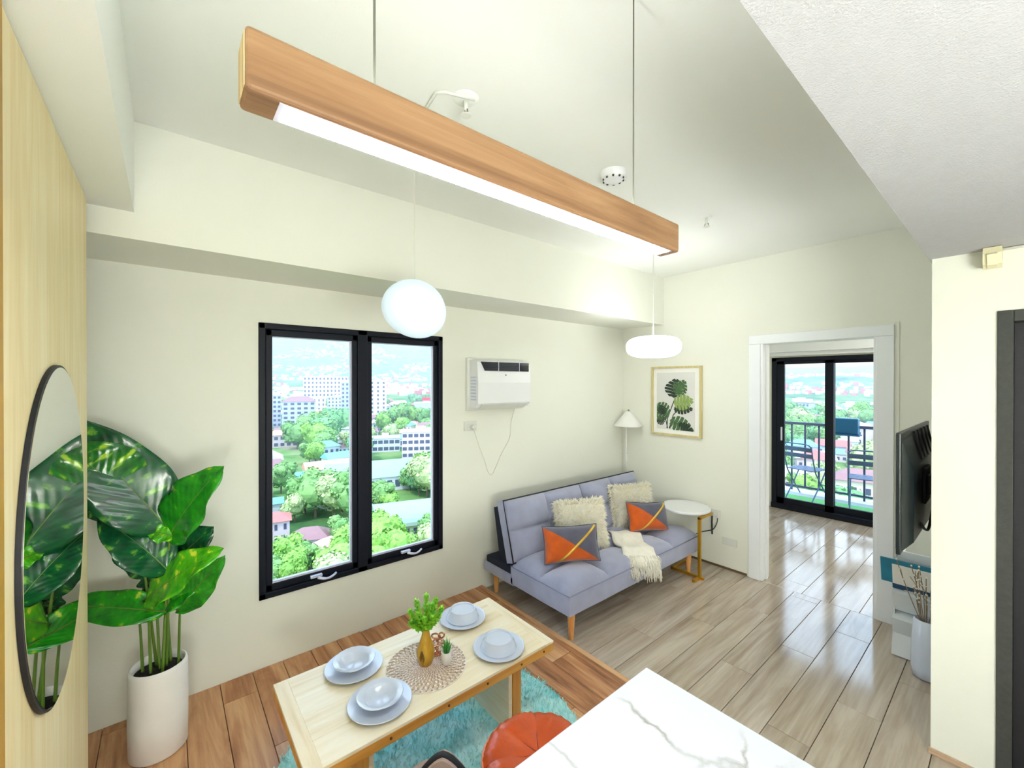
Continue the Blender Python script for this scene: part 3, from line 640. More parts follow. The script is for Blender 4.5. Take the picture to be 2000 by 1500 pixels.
pp = [(X0,1.835),(X1,1.835),(X1,2.43),(X0,2.43),(X0,1.835)]
MB().tube([(x,y,0.318) for x,y in pp], 0.004, 8).build('piping', 'piping', seat, True)
# backrest: local x, d = up the back, h = thickness towards the sitter
bk = cushion(X0, X1, 0, 0.46, 0, 0.07, 4, 2, 0.06)
pivot = Vector((0, 2.475, 0.325)); up = Vector((0, 0.125, 0.44)).normalized(); nrm = Vector((0, -up.z, up.y))
def backpt(p): q = pivot + up*p[1] + nrm*(p[2]-0.0); return (p[0], q.y, q.z)
bk.v = [backpt(p) for p in bk.v]
bko = bk.build('backrest', 'fabric', so, True, angle=50)
MB().tube([backpt(p) for p in [(X0,0,0.079),(X1,0,0.079),(X1,0.46,0.079),(X0,0.46,0.079),(X0,0,0.079)]], 0.0055, 8).build('piping', 'blackpipe', bko, True)
MB().tube([backpt(((X0+X1)/2, 0.46*k/12, 0.102+0.02*math.sin(math.pi*k/12))) for k in range(13)], 0.004, 6).build('centre_seam', 'piping', bko, True)
MB().rbox(X0, X1, 2.40, 2.785, 0.172, 0.246, 0.012).build('base_frame', 'fabric', so, True, angle=40)
MB().rbox(X0+0.012, X1-0.012, 2.44, 2.76, 0.246, 0.30, 0.01).build('lining', 'fabric_dark', so, True, angle=40)
MB().prism([(2.50,0.30),(2.60,0.30),(2.68,0.70),(2.62,0.72)], 0, X0+0.03, X1-0.03).build('back_panel', 'fabric_dark', so)
for x in (X0+0.07, X1-0.09):
    for y in (1.885, 2.70):
        MB().lathe([(0,0),(0.014,0),(0.016,0.004),(0.028,0.19 if y < 2 else 0.175),(0,0.192)], (x,y,0), 20).build('leg', 'leg', so, True, angle=40)

# cushions
def pillow_grid(w, h, t, n=28):
    def pt(u, v, s):
        pu, pv = 2*u-1, 2*v-1
        k = (1-pu**4)**0.6*(1-pv**4)**0.6 if abs(pu) < 1 and abs(pv) < 1 else 0
        pin = 0.06
        x = w/2*pu*(1-pin*(1-pu*pu)*0-pin*(pv*pv < 2)*(1-pv*pv)*0) ; z = h/2*pv
        x *= 1-0.05*(1-pv*pv)*abs(pu)**3; z *= 1-0.09*(1-pu*pu)*abs(pv)**3
        return Vector((x, s*t/2*k, z))
    return pt
def pillow_mb(w, h, t, n=28, cond=None):
    pt = pillow_grid(w, h, t); mb = MB(); idx = {}
    for s in (-1, 1):
        for j in range(n):
            for i in range(n):
                u, v = (i+0.5)/n, (j+0.5)/n
                if cond and not cond(u, v): continue
                q = [pt(a/n, b/n, s) for a, b in ((i,j),(i+1,j),(i+1,j+1),(i,j+1))]
                mb.add(q, [(0,1,2,3)])
    return mb
def weld(o, d=1e-5):
    bm = bmesh.new(); bm.from_mesh(o.data); bmesh.ops.remove_doubles(bm, verts=bm.verts, dist=d)
    bmesh.ops.recalc_face_normals(bm, faces=bm.faces); bm.to_mesh(o.data); bm.free()
def pose(c, yaw, lean, roll=0): return Matrix.Translation(c) @ Matrix.Rotation(R(yaw),4,'Z') @ Matrix.Rotation(R(lean),4,'X') @ Matrix.Rotation(R(roll),4,'Y')
def velvet_pillow(c, yaw, lean, roll, label, w=0.42, h=0.26, t=0.15):
    T_ = thing('lumbar_cushion', label, 'cushion', c); m = pose(c, yaw, lean, roll)
    for nm, mt, cond in (('orange_panel','orange',lambda u,v: v < 1-u), ('grey_panel','velvetgrey',lambda u,v: v >= 1-u)):
        o = pillow_mb(w, h, t, 32, cond).xf(m).build(nm, mt, T_, True); weld(o)
    pt = pillow_grid(w, h, t); rb = MB(); V = []; F = []
    for k in range(25):
        s = k/24; u = 0.22+0.74*s; v = 0.02+0.96*s; dx = 0.012
        a = pt(u-dx*1.2, min(1,v+dx*1.8), -1); b = pt(u+dx*1.2, max(0,v-dx*1.8), -1); a.y -= 0.004; b.y -= 0.004
        V += [a, b, a+Vector((0,0.006,0)), b+Vector((0,0.006,0))]
    for k in range(24):
        q = 4*k; F += [(q,q+1,q+5,q+4),(q+2,q+6,q+7,q+3),(q,q+4,q+6,q+2),(q+1,q+3,q+7,q+5)]
    rb.add(V, F).xf(m).build('gold_ribbon', 'goldtrim', T_, True)
    bt = MB().tube([pt(a,b,1) for a,b in ((0,0),(0.25,0),(0.5,0),(0.75,0),(1,0),(1,0.5),(1,1),(0.5,1),(0,1),(0,0.5),(0,0))], 0.004, 6).xf(m)
    bt.build('edge_seam', 'velvetgrey', T_, True)
def fur_pillow(c, yaw, lean, roll, label, w=0.40, h=0.38, t=0.16, seed=1):
    rnd = random.Random(seed); m = pose(c, yaw, lean, roll)
    T_ = thing('fur_cushion', label, 'cushion', c)
    o = pillow_mb(w, h, t, 20).xf(m).build('pillow_body', 'fur', T_, True); weld(o)
    pt = pillow_grid(w, h, t); mb = MB()
    for k in range(2600):
        s = -1 if rnd.random() < 0.72 else 1; u, v = rnd.random(), rnd.random()
        if rnd.random() < 0.5:
            if rnd.random() < 0.5: u = rnd.choice((0.0, 1.0))
            else: v = rnd.choice((0.0, 1.0))
        p = pt(u, v, s); pu, pv = 2*u-1, 2*v-1
        out = Vector((pu**3*1.2, s*0.55, pv**3*1.2)).normalized()
        d = (out + Vector((rnd.uniform(-.5,.5), rnd.uniform(-.3,.3), rnd.uniform(-.75,.25)))).normalized()*rnd.uniform(0.028,0.06)
        sd_ = d.cross(Vector((rnd.uniform(-1,1),rnd.uniform(-1,1),rnd.uniform(-1,1)))).normalized()*0.0042
        mid = p + d*0.55 + Vector((0,0,0.004))
        if (sd_.cross(d)).dot(out) < 0: sd_ = -sd_
        mb.add([p-sd_, p+sd_, mid+sd_*0.8, mid-sd_*0.8, p+d+Vector((0,0,-0.005))], [(0,1,2,3),(3,2,4)])
    fo = mb.xf(m).build('fur_pile', 'fur', T_); fo['kind'] = 'stuff'
fur_pillow(Vector((2.60,2.27,0.548)), -22, -16, 0, 'shaggy cream fur cushion behind the cushion near the sofa end by the dining table', 0.40, 0.36, seed=3)
fur_pillow(Vector((3.33,2.29,0.555)), -24, -16, 0, 'shaggy cream fur cushion near the side table end of the sofa', 0.38, 0.36, seed=5)
velvet_pillow(Vector((2.30,2.10,0.512)), -30, -20, 0, 'orange and slate velvet cushion with gold ribbon farther from the side table')
velvet_pillow(Vector((3.28,2.09,0.515)), -20, -22, 5, 'orange and slate velvet cushion with gold ribbon beside the side table', 0.40, 0.25)
# throw: folded slab lying diagonally, hanging over the front edge with fringe
th = thing('throw_blanket', 'folded cream throw blanket with long fringe hanging over the sofa seat', 'throw', (2.88, 2.0, 0.4))
A0, A1 = Vector((3.06,2.20,0)), Vector((2.77,1.815,0)); dirt = (A1-A0).normalized(); side = Vector((-dirt.y, dirt.x, 0))
path = []
for k in range(15):
    s = k/14; p = A0.lerp(A1, s); path.append(Vector((p.x, p.y, 0.412+0.012*math.sin(s*9)-0.05*max(0,s-0.8)*3)))
path += [path[-1]+Vector((-0.012,-0.022,-0.03)), path[-1]+Vector((-0.014,-0.03,-0.07))]
for lay in range(3):
    V = []; F = []; wv = 0.125 - lay*0.008; n = len(path) - lay*2
    for k in range(n):
        for j in range(9):
            q = (j/8*2-1); p = path[k] + side*(q*wv+0.01*math.sin(k*0.8+lay)) + Vector((0,0,-0.016*lay+0.006*math.sin(q*5+k*0.6+lay)-0.006*q*q))
            V.append(p)
    for k in range(n-1):
        for j in range(8): a = k*9+j; F.append((a,a+1,a+10,a+9))
    mb = MB().add(V, F)
    b0 = len(V); mb2 = MB().add(V + [p+Vector((0,0,-0.012)) for p in V], F + [tuple(b0+i for i in f_)[::-1] for f_ in F] + [(k*9,(k+1)*9,b0+(k+1)*9,b0+k*9) for k in range(n-1)] + [(k*9+8,b0+k*9+8,b0+(k+1)*9+8,(k+1)*9+8) for k in range(n-1)] + [(j,b0+j,b0+j+1,j+1) for j in range(8)] + [((n-1)*9+j,(n-1)*9+j+1,b0+(n-1)*9+j+1,b0+(n-1)*9+j) for j in range(8)])
    mb2.build('fold', 'throw', th, True)
mb = MB(); rnd = random.Random(4); e = path[-1]
for k in range(170):
    q = rnd.uniform(-1,1); st = path[rnd.choice((-3,-2,-1,-1))] + side*(q*0.128) + Vector((0,0,rnd.uniform(-0.01,0.006)))
    ln = rnd.uniform(0.05,0.12) if q > -0.6 else rnd.uniform(0.03,0.09)
    pts = [st, st+Vector((rnd.uniform(-.012,.012),-0.018,-ln*0.35)), st+Vector((rnd.uniform(-.02,.02),-0.022+rnd.uniform(-.01,.004),-ln))]
    mb.tube(pts, [0.0035,0.003,0.002], 5)
fo = mb.build('fringe', 'throw', th, True); fo['kind'] = 'stuff'

# side table
st = thing('side_table', 'round white side table on a gold C shaped frame beside the sofa', 'side table', (3.64, 1.93, 0))
MB().lathe([(0,0.535),(0.20,0.535),(0.212,0.543),(0.212,0.556),(0.206,0.562),(0,0.562)], (3.69,1.955,0), 56).build('table_top', 'whiteplastic', st, True, angle=40)
fm = MB(); fm.rbox(3.545,3.570,1.745,1.770,0.0,0.535,0.003)
fm.build('upright', 'gold', st)
MB().rbox(3.545,3.570,1.72,2.02,0.0,0.022,0.003).build('base_bar', 'gold', st)
MB().rbox(3.545,3.80,1.998,2.022,0.0,0.022,0.003).build('base_bar', 'gold', st)
MB().rbox(3.545,3.78,1.745,1.770,0.513,0.535,0.003).build('top_bar', 'gold', st)
MB().rbox(3.45,3.56,1.745,1.770,0.0,0.022,0.003).build('foot', 'gold', st)

# picture
pc = thing('framed_print', 'light oak framed print of green monstera leaves', 'picture', (XB, 2.18, 1.165))
y0, y1, z0, z1 = 1.915, 2.447, 1.165, 1.862; fw = 0.02
for b in ((y0,y1,z0,z0+fw),(y0,y1,z1-fw,z1),(y0,y0+fw,z0+fw,z1-fw),(y1-fw,y1,z0+fw,z1-fw)):
    MB().rbox(XB-0.03, XB, b[0], b[1], b[2], b[3], 0.002).build('frame_bar', 'frameoak', pc)
MB().box(XB-0.012, XB, y0+0.01, y1-0.01, z0+0.01, z1-0.01).build('mount', 'mount', pc)
ax0, ax1, az0, az1 = 2.39, 1.985, 1.225, 1.80     # print left..right (y falls to the right), bottom..top
pr = MB().box(XB-0.0135, XB-0.012, ax1, ax0, az0, az1).build('print', 'print', pc)
def art(poly, m, k):
    V = [(XB-0.0138-0.0002*k, ax0+(ax1-ax0)*u, az0+(az1-az0)*v) for u, v in poly]
    mb = MB().add(V, [tuple(range(len(V)))]); return mb
layer = [0]
def monstera(cx, cy, L, ang, m, wf_=0.95, cuts=5):
    """leaf of length L (in print widths); ang = direction of tip; split lobes are separate fingers"""
    asp = (az1-az0)/(ax0-ax1); ca, sa = math.cos(R(ang)), math.sin(R(ang)); mb = MB()
    def tr(x, y): return (cx + (x*ca - y*sa)*L, cy + (x*sa + y*ca)*L/asp)
    def hw(t): return wf_*0.5*math.sin(math.pi*min(1,max(0,t))**0.75)**0.8
    N = 6
    for s in (-1, 1):
        for k in range(N):
            t0, t1 = k/N, (k+0.80)/N
            r0, r1 = hw(max(0.06,t0+0.02)), hw(min(0.97,t1))
            P = [(t0*0.92,0),(t0*0.92+0.05,s*r0*0.5),(t0-0.02+0.06*1,s*r0),((t0+t1)/2+0.04,s*(r0+r1)/2*1.06),(t1+0.03,s*r1),(t1*0.95+0.05,s*r1*0.5),(min(1,(k+1)/N)*0.92,0)]
            poly = [tr(max(0,x),y) for x,y in P]
            poly = [(min(1,max(0,a)),min(1,max(0,b))) for a,b in poly]
            layer[0] += 0.05; q = art(poly, m, layer[0]); mb.add(q.v, q.f)
    layer[0] += 0.5
    mb.build('printed_leaf', m, pr)
def stem(pts, m='a_dark'):
    mb = MB()
    for (a,b),(c,d) in zip(pts[:-1], pts[1:]):
        dx, dy = c-a, d-b; l = math.hypot(dx,dy); ox, oy = -dy/l*0.012, dx/l*0.009
        q = art([(a+ox,b+oy),(a-ox,b-oy),(c-ox,d-oy),(c+ox,d+oy)], m, layer[0]); mb.add(q.v, q.f)
    layer[0] += 0.3; mb.build('printed_stem', m, pr)
stem([(0.28,0.02),(0.30,0.2),(0.42,0.42),(0.50,0.56)]); stem([(0.30,0.02),(0.22,0.26)]); stem([(0.34,0.02),(0.40,0.14)]); stem([(0.36,0.02),(0.45,0.26),(0.58,0.36)])
monstera(0.0,0.12,0.26,25,'a_dark'); monstera(0.34,0.24,0.50,150,'a_mid'); monstera(0.20,0.26,0.26,115,'a_dark')
monstera(0.46,0.36,0.50,3,'a_dark',0.5); monstera(0.36,0.17,0.66,-22,'a_mid',0.62); monstera(0.60,0.12,0.42,-28,'a_dark',0.5)
monstera(0.46,0.56,0.48,82,'a_dark',1.1); monstera(0.52,0.62,0.42,55,'a_mid',0.9); monstera(0.46,0.46,0.52,10,'a_light',0.75)

# ------------------------------------------------------------------ television, rack, branch vase
tv = thing('television', 'flat television on a swing arm seen from behind at the wall end', 'television', (3.05, 0.33, 0.9))
MB().rbox(2.60, 3.555, 0.345, 0.362, 0.905, 1.468, 0.004).build('panel', 'tv', tv)
MB().box(2.61, 3.545, 0.3615, 0.3635, 0.93, 1.458).build('screen', 'tvscreen', tv)
MB().add([(2.63,0.345,0.915),(3.52,0.345,0.915),(3.52,0.345,1.43),(2.63,0.345,1.43),(2.70,0.312,0.95),(3.45,0.312,0.95),(3.45,0.312,1.30),(2.70,0.312,1.30)],
   [(0,1,5,4),(1,2,6,5),(2,3,7,6),(3,0,4,7),(4,5,6,7),(0,3,2,1)]).build('back_shell', 'tv', tv)
for k in range(5):
    x = 2.95+k*0.12; MB().prism([(0.3455,1.45),(0.338,1.45),(0.312,1.31),(0.320,1.31)], 0, x, x+0.02).build('vent_slot', 'blackpipe', tv)
MB().rbox(2.66, 2.70, 0.338, 0.346, 0.91, 0.98, 0.002).build('sticker', 'paper', tv)
am = MB(); am.rbox(2.98, 3.16, 0.300, 0.314, 1.08, 1.26, 0.004); am.rbox(3.04, 3.10, 0.255, 0.302, 1.12, 1.22, 0.004)
am.build('wall_arm', 'blackpipe', tv)
cdn = MB().tube(catmull([(2.9,0.31,1.0),(2.95,0.30,0.96),(3.05,0.295,0.95),(3.15,0.29,1.05)]), 0.006, 8).build('cable', 'blackcord', tv, True)

rk = thing('magazine_rack', 'white wavy stand up magazine rack below the television', 'magazine rack', (3.6, 0.42, 0))
sheet = [(0.50,0.03),(0.475,0.13),(0.505,0.225)]
def wav(pts, x0, x1, t=0.006):
    poly = [(a,b) for a,b in pts] + [(a-t,b+t*0.3) for a,b in reversed(pts)]; return MB().prism(poly, 1, x0, x1)
# panels are tilted shelves: profile in (x, z), width along y
for pts, nm in (([(3.50,0.004),(3.545,0.125),(3.515,0.225)],'lower_panel'), ([(3.515,0.225),(3.60,0.245),(3.575,0.26),(3.525,0.385)],'middle_panel'), ([(3.525,0.385),(3.61,0.405),(3.595,0.43),(3.56,0.60)],'upper_panel')):
    wav(pts, 0.275, 0.505).build(nm, 'acrylic', rk)
MB().rbox(3.64, 3.655, 0.275, 0.505, 0.0, 0.62, 0.003).build('back_panel', 'acrylic', rk)
for y in (0.279, 0.500): MB().prism([(3.52,0.0),(3.65,0.0),(3.65,0.60),(3.60,0.60)], 1, y-0.003, y+0.003).build('side_panel', 'acrylic', rk)
def leaflet(name, label, x, y0, y1, z0, z1, tilt, m, page=None, cat='magazine'):
    t = thing(name, label, cat, (x, (y0+y1)/2, z0)); mt = Matrix.Translation((x,(y0+y1)/2,z0)) @ Matrix.Rotation(R(tilt),4,'Y')
    h = z1-z0; w = y1-y0
    MB().rbox(-0.004,0.004,-w/2,w/2,0,h,0.001,1).xf(mt).build('cover', m, t)
    if page: MB().rbox(-0.0052,-0.004,-w/2+0.02,w/2-0.055,0.0,h-0.03,0.0003,1).xf(mt).build('page', page, t)
leaflet('magazine', 'teal edged magazine standing open at the top of the rack', 3.545, 0.30, 0.56, 0.435, 0.60, -14, 'teal', 'paper')
leaflet('booklet', 'tan booklet in the upper rack slot', 3.575, 0.30, 0.512, 0.412, 0.475, -8, 'kraft', None, 'booklet')
leaflet('booklet', 'navy booklet in the upper rack slot', 3.558, 0.30, 0.508, 0.40, 0.435, -8, 'navy', 'paper', 'booklet')

vz = thing('branch_vase', 'tall white vase of dry twigs beside the magazine rack', 'vase', (3.375, 0.335, 0))
prof = [(0,0),(0.05,0),(0.062,0.01),(0.068,0.06),(0.066,0.18),(0.056,0.33),(0.05,0.335),(0.047,0.325),(0.055,0.18),(0.055,0.05),(0,0.04)]
MB().lathe(prof, (3.375,0.335,0), 40).build('vase_body', 'ceramic', vz, True, angle=50)
rnd = random.Random(11)
for k in range(13):
    a = rnd.uniform(0,6.28); d = rnd.uniform(0.03,0.13); h = rnd.uniform(0.10,0.32)
    p0 = Vector((3.375+0.02*math.cos(a),0.335+0.02*math.sin(a),0.30)); p2 = Vector((3.375+d*math.cos(a),max(0.275,0.335+d*math.sin(a)),0.33+h))
    pm = p0.lerp(p2,0.5)+Vector((rnd.uniform(-.02,.02),rnd.uniform(-.01,.02),0.01))
    tw = MB().tube(catmull([p0,pm,p2],5), 0.0022, 5); 
    q = pm.lerp(p2,0.4); tw.tube([q, q+Vector((rnd.uniform(-.04,.04),rnd.uniform(0,.03),0.05))], 0.0016, 5)
    to = tw.build('twig', 'twig', vz, True)
    bd_ = MB()
    for j in range(3):
        c_ = pm.lerp(p2, 0.3+0.35*j); bd_.lathe([(0,-0.006),(0.005,-0.002),(0.005,0.002),(0,0.007)], c_, 6)
    bd_.build('buds', 'bud', to, True)

# ------------------------------------------------------------------ marble counter
ct = thing('kitchen_counter', 'white marble topped kitchen counter with grey veins', 'counter', (0.55, 0.36, ZR))
MB().rbox(0.16, 1.04, 0.05, 0.666, 0.868, 0.90, 0.003).build('worktop', 'marble', ct)
MB().rbox(0.19, 1.01, 0.08, 0.63, 0.10, 0.868, 0.003).build('carcass', 'trim', ct)
MB().rbox(0.23, 0.97, 0.12, 0.59, ZR, 0.10, 0.003).build('plinth', 'blackpipe', ct)
for a, b in ((0.20,0.595),(0.605,1.0)):
    d_ = MB().rbox(a, b, 0.628, 0.646, 0.11, 0.86, 0.003).build('door', 'trim', ct)

# ------------------------------------------------------------------ dining table on the rug
rg = thing('round_rug', 'round turquoise shaggy rug under the pine table', 'rug', (0.92, 1.63, ZR))
rr = 0.685
MB().lathe([(0,0.0),(rr-0.01,0.0),(rr,0.006),(rr-0.01,0.014),(0,0.014)], (0.92,1.63,ZR), 96).build('backing', 'rug', rg, True, angle=60)
mb = MB(); rnd = random.Random(2)
for k in range(11000):
    a = rnd.uniform(0,6.2832); r_ = rr*math.sqrt(rnd.random())*1.0
    p = Vector((0.92+r_*math.cos(a), 1.63+r_*math.sin(a), ZR+0.010))
    nn = noise.noise_vector(p*6); d = Vector((nn.x*0.02+rnd.uniform(-.008,.008), nn.y*0.02+rnd.uniform(-.008,.008), rnd.uniform(0.012,0.026)))
    s_ = Vector((math.cos(a*7+k), math.sin(a*7+k), 0))*0.0035
    if s_.cross(d).z < 0: s_ = -s_
    mb.add([p-s_, p+s_, p+d+s_*0.5, p+d-s_*0.5], [(0,1,2,3)])
po = mb.build('pile', 'rug', rg); po['kind'] = 'stuff'

TX0, TX1, TY0, TY1, TZ = 0.338, 1.445, 1.434, 1.962, 0.45
tb = thing('pine_table', 'low pale pine dining table set with plates', 'table', (0.89, 1.70, ZR))
th_ = 0.012; nb = 4; bw = (TY1-TY0)/nb
for k in range(nb):
    MB().rbox(TX0+0.052, TX1-0.052, TY0+k*bw+0.0003, TY0+(k+1)*bw-0.0003, TZ-th_, TZ, 0.0008, 1).build('top_board', 'pine', tb, off=((TX0+TX1)/2, TY0+(k+0.5)*bw, TZ-th_))
for x in (TX0, TX1-0.052): MB().rbox(x, x+0.052, TY0, TY1, TZ-th_, TZ, 0.0008, 1).build('end_board', 'pine_y', tb, off=(x, (TY0+TY1)/2, TZ-th_))
MB().rbox(TX0, TX1, TY0, TY0+0.022, TZ-0.05, TZ-th_, 0.002).build('apron', 'honey', tb)
MB().rbox(TX0, TX1, TY1-0.022, TY1, TZ-0.05, TZ-th_, 0.002).build('apron', 'honey', tb)
for x in (TX0, TX1-0.022): MB().rbox(x, x+0.022, TY0+0.022, TY1-0.022, TZ-0.05, TZ-th_, 0.002).build('apron', 'honey_z', tb)
for x in (0.50, 1.21):
    for y in (TY0+0.024, TY1-0.074):
        MB().rbox(x, x+0.05, y, y+0.05, ZR+0.016, TZ-th_, 0.003).build('leg', 'honey_z', tb)
    MB().rbox(x-0.02 if x > 1 else x+0.05, x if x > 1 else x+0.07, TY0+0.03, TY1-0.03, ZR+0.08, TZ-0.05, 0.002).build('leg_panel', 'pine_y', tb)
for x in (0.62, 0.86, 1.05, 1.24, 1.38): MB().lathe([(0,0),(0.005,0),(0.005,0.003),(0,0.003)],(0,0,0),10).xf(Matrix.Translation((x,TY0-0.0005,TZ-0.028)) @ Matrix.Rotation(R(90),4,'X')).build('screw', 'cavity', tb, True)

def plate(x, y, label, ribs):
    p = [(0,0.0),(0.062,0.0),(0.066,0.004),(0.085,0.008),(0.118,0.017),(0.1205,0.019),(0.119,0.021)]
    if ribs:
        for k in range(6): r_ = 0.116-k*0.0052; p += [(r_, 0.0195-k*0.0012), (r_-0.0026, 0.0175-k*0.0012)]
    p += [(0.084,0.0115),(0.068,0.0075),(0.03,0.006),(0,0.006)]
    return plain('dinner_plate', label, 'plate', MB().lathe(p, (x,y,TZ), 64), 'ceramic', 'dinner plates on the pine table', True, 60)
def bowl_up(x, y, label):
    p = [(0,0.0),(0.034,0.0),(0.036,0.004),(0.056,0.018),(0.066,0.030),(0.084,0.036),(0.087,0.038),(0.086,0.0405),(0.066,0.036),(0.060,0.030),(0.046,0.014),(0.036,0.009),(0.034,0.007),(0,0.007)]
    return plain('soup_bowl', label, 'bowl', MB().lathe(p, (x,y,TZ+0.0065), 64), 'ceramic', 'upright soup bowls', True, 60)
def bowl_down(x, y, label):
    p = [(0,0.040),(0.050,0.040),(0.058,0.039),(0.061,0.046),(0.065,0.046),(0.067,0.039),(0.076,0.024),(0.082,0.006),(0.084,0.0),(0.081,0.0),(0.078,0.006),(0.070,0.024),(0.058,0.034),(0,0.035)]
    return plain('upturned_bowl', label, 'bowl', MB().lathe(p, (x,y,TZ+0.0125), 64), 'ceramic', 'upturned bowls', True, 60)
plate(0.630, 1.845, 'smooth white dinner plate under a soup bowl, on the window side of the table', False); bowl_up(0.630, 1.845, 'upright white soup bowl on the window side of the table')
plate(0.637, 1.575, 'smooth white dinner plate under a soup bowl, on the rug side of the table', False); bowl_up(0.637, 1.575, 'upright white soup bowl on the rug side of the table')
plate(1.200, 1.862, 'ribbed rim white dinner plate under an upturned bowl, on the window side', True); bowl_down(1.205, 1.868, 'upturned white bowl on the window side of the table')
plate(1.198, 1.548, 'ribbed rim white dinner plate under an upturned bowl, on the rug side', True); bowl_down(1.198, 1.550, 'upturned white bowl on the rug side of the table')

# woven placemat
pm = thing('woven_placemat', 'round woven placemat under the wooden vase', 'placemat', (0.885, 1.665, TZ))
cx, cy, pr_ = 0.885, 1.665, 0.172
for s in (-1, 1):
    mb = MB()
    for k in range(46):
        a0 = 2*math.pi*k/46; V = []; F = []
        for j in range(27):
            r_ = 0.012 + (pr_-0.012)*j/26; a = a0 + s*0.9*math.log(r_/0.012)/math.log(pr_/0.012)*1.25
            z = TZ + 0.0035 + (0.002 if (j+k+(s > 0)) % 2 else 0.0); w_ = 0.0012 + 0.0030*r_/pr_
            ta = Vector((-math.sin(a), math.cos(a), 0))*w_; c_ = Vector((cx+r_*math.cos(a), cy+r_*math.sin(a), z))
            V += [c_-ta, c_+ta]
        for j in range(26): q = 2*j; F.append((q,q+1,q+3,q+2))
        mb.add(V, F)
    o = mb.build('strands', 'weave' if s > 0 else 'weave_tan', pm); o['kind'] = 'stuff'
MB().tube([(cx+pr_*math.cos(a*math.pi/40), cy+pr_*math.sin(a*math.pi/40), TZ+0.0025) for a in range(81)], 0.0022, 6).build('rim', 'weave', pm, True)

# wooden vase with a teardrop opening and lime greenery
vw = thing('wooden_vase', 'olive wood gourd vase with teardrop opening holding lime greenery', 'vase', (0.885, 1.672, TZ+0.003))
vx, vy = 0.885, 1.672
vb = MB().lathe([(0,0),(0.024,0),(0.028,0.004),(0.036,0.03),(0.039,0.05),(0.036,0.075),(0.027,0.10),(0.019,0.125),(0.0155,0.145),(0.017,0.155),(0.012,0.156),(0.010,0.145),(0,0.14)], (vx,vy,TZ+0.003), 40).build('vase_body', 'woodvase', vw, True, angle=60)
cutm = MB().lathe([(0,-0.028),(0.007,-0.024),(0.012,-0.010),(0.0125,0.0),(0.009,0.014),(0.004,0.026),(0,0.034)], (0,0,0), 20)
cutm.v = [((p[0]), p[1]*14, p[2]) for p in cutm.v]
cutm.xf(Matrix.Translation((vx-0.012,vy,TZ+0.05)) @ Matrix.Rotation(R(-40),4,'Z'))
co = cutm.build('cutter', 'cavity')
bmod = vb.modifiers.new('b', 'BOOLEAN'); bmod.operation = 'DIFFERENCE'; bmod.object = co; bmod.solver = 'EXACT'
co.location = (0,0,0); vb_w = vw.location.copy(); co.parent = None
bpy.context.view_layer.update()
ev = vb.evaluated_get(bpy.context.evaluated_depsgraph_get()); nm_ = bpy.data.meshes.new_from_object(ev)
vb.modifiers.clear()
if len(nm_.polygons) > 20: vb.data = nm_
bpy.data.objects.remove(co, do_unlink=True)
rnd = random.Random(8)
top = Vector((vx,vy,TZ+0.156))
camr = Vector((0.771,-0.637,0)); camd = Vector((0.637,0.771,0))
for (a, b, h, ln) in ((-0.050,0.0,0.040,0.075),(-0.032,0.02,0.075,0.07),(0.0,0.01,0.085,0.11),(0.030,0.02,0.085,0.075),(0.050,0.0,0.055,0.07),(-0.045,-0.01,0.005,0.05),(0.025,-0.02,0.03,0.06),(0.0,-0.03,0.03,0.06),(-0.02,-0.02,0.045,0.065),(0.018,0.0,0.06,0.09)):
    tip = top + camr*a*1.45 + camd*b + Vector((0,0,h+ln*0.55)); base = top + Vector((0,0,-0.012)); mid = base.lerp(tip,0.5)+camr*a*0.2
    pts = catmull([base, mid, tip], 8); sp = MB().tube(pts, 0.0012, 5).build('sprig_stem', 'stalk', vw, True)
    mb = MB(); n = len(pts)
    for k in range(420):
        t = 0.28+0.74*rnd.random(); i = min(n-1,int(t*(n-1))); p = pts[i]; ax = rnd.uniform(0,6.28); el = rnd.uniform(-0.3,1.0)
        d = Vector((math.cos(ax)*math.cos(el),math.sin(ax)*math.cos(el),math.sin(el)))*rnd.uniform(0.012,0.024)*(1.2-0.4*t)
        s_ = d.cross(Vector((0,0,1))).normalized()*0.003
        mb.add([p, p+d*0.55+s_, p+d, p+d*0.55-s_], [(0,1,2,3)])
    q = mb.build('sprig_leaves', 'sprig', sp); q['kind'] = 'stuff'
# copper loop ornament
cp = thing('copper_ornament', 'rose copper ornament of interlaced loops behind the small pot', 'ornament', (0.955, 1.70, TZ))
for k, (a, z, r1, r2, tl) in enumerate(((-0.010,0.026,0.017,0.013,20),(0.014,0.030,0.018,0.012,-30),(-0.006,0.054,0.016,0.013,60),(0.018,0.062,0.019,0.012,-20),(-0.004,0.086,0.020,0.014,10),(0.022,0.090,0.016,0.011,40))):
    ce = Vector((0.955,1.70,TZ+z)) + camr*a; P = []
    for j in range(25):
        an = 2*math.pi*j/24; x = r1*math.cos(an); y = r2*math.sin(an); t_ = R(tl)
        P.append(ce + camr*(x*math.cos(t_)-y*math.sin(t_)) + Vector((0,0,x*math.sin(t_)+y*math.cos(t_))) + camd*0.006*math.sin(an+k))
    MB().tube(P, 0.0038, 8, cap=False).build('loop', 'copper', cp, True)
MB().lathe([(0,0),(0.022,0),(0.022,0.006),(0.008,0.012),(0,0.012)], (0.955,1.70,TZ+0.002), 20).build('foot', 'copper', cp, True, angle=40)
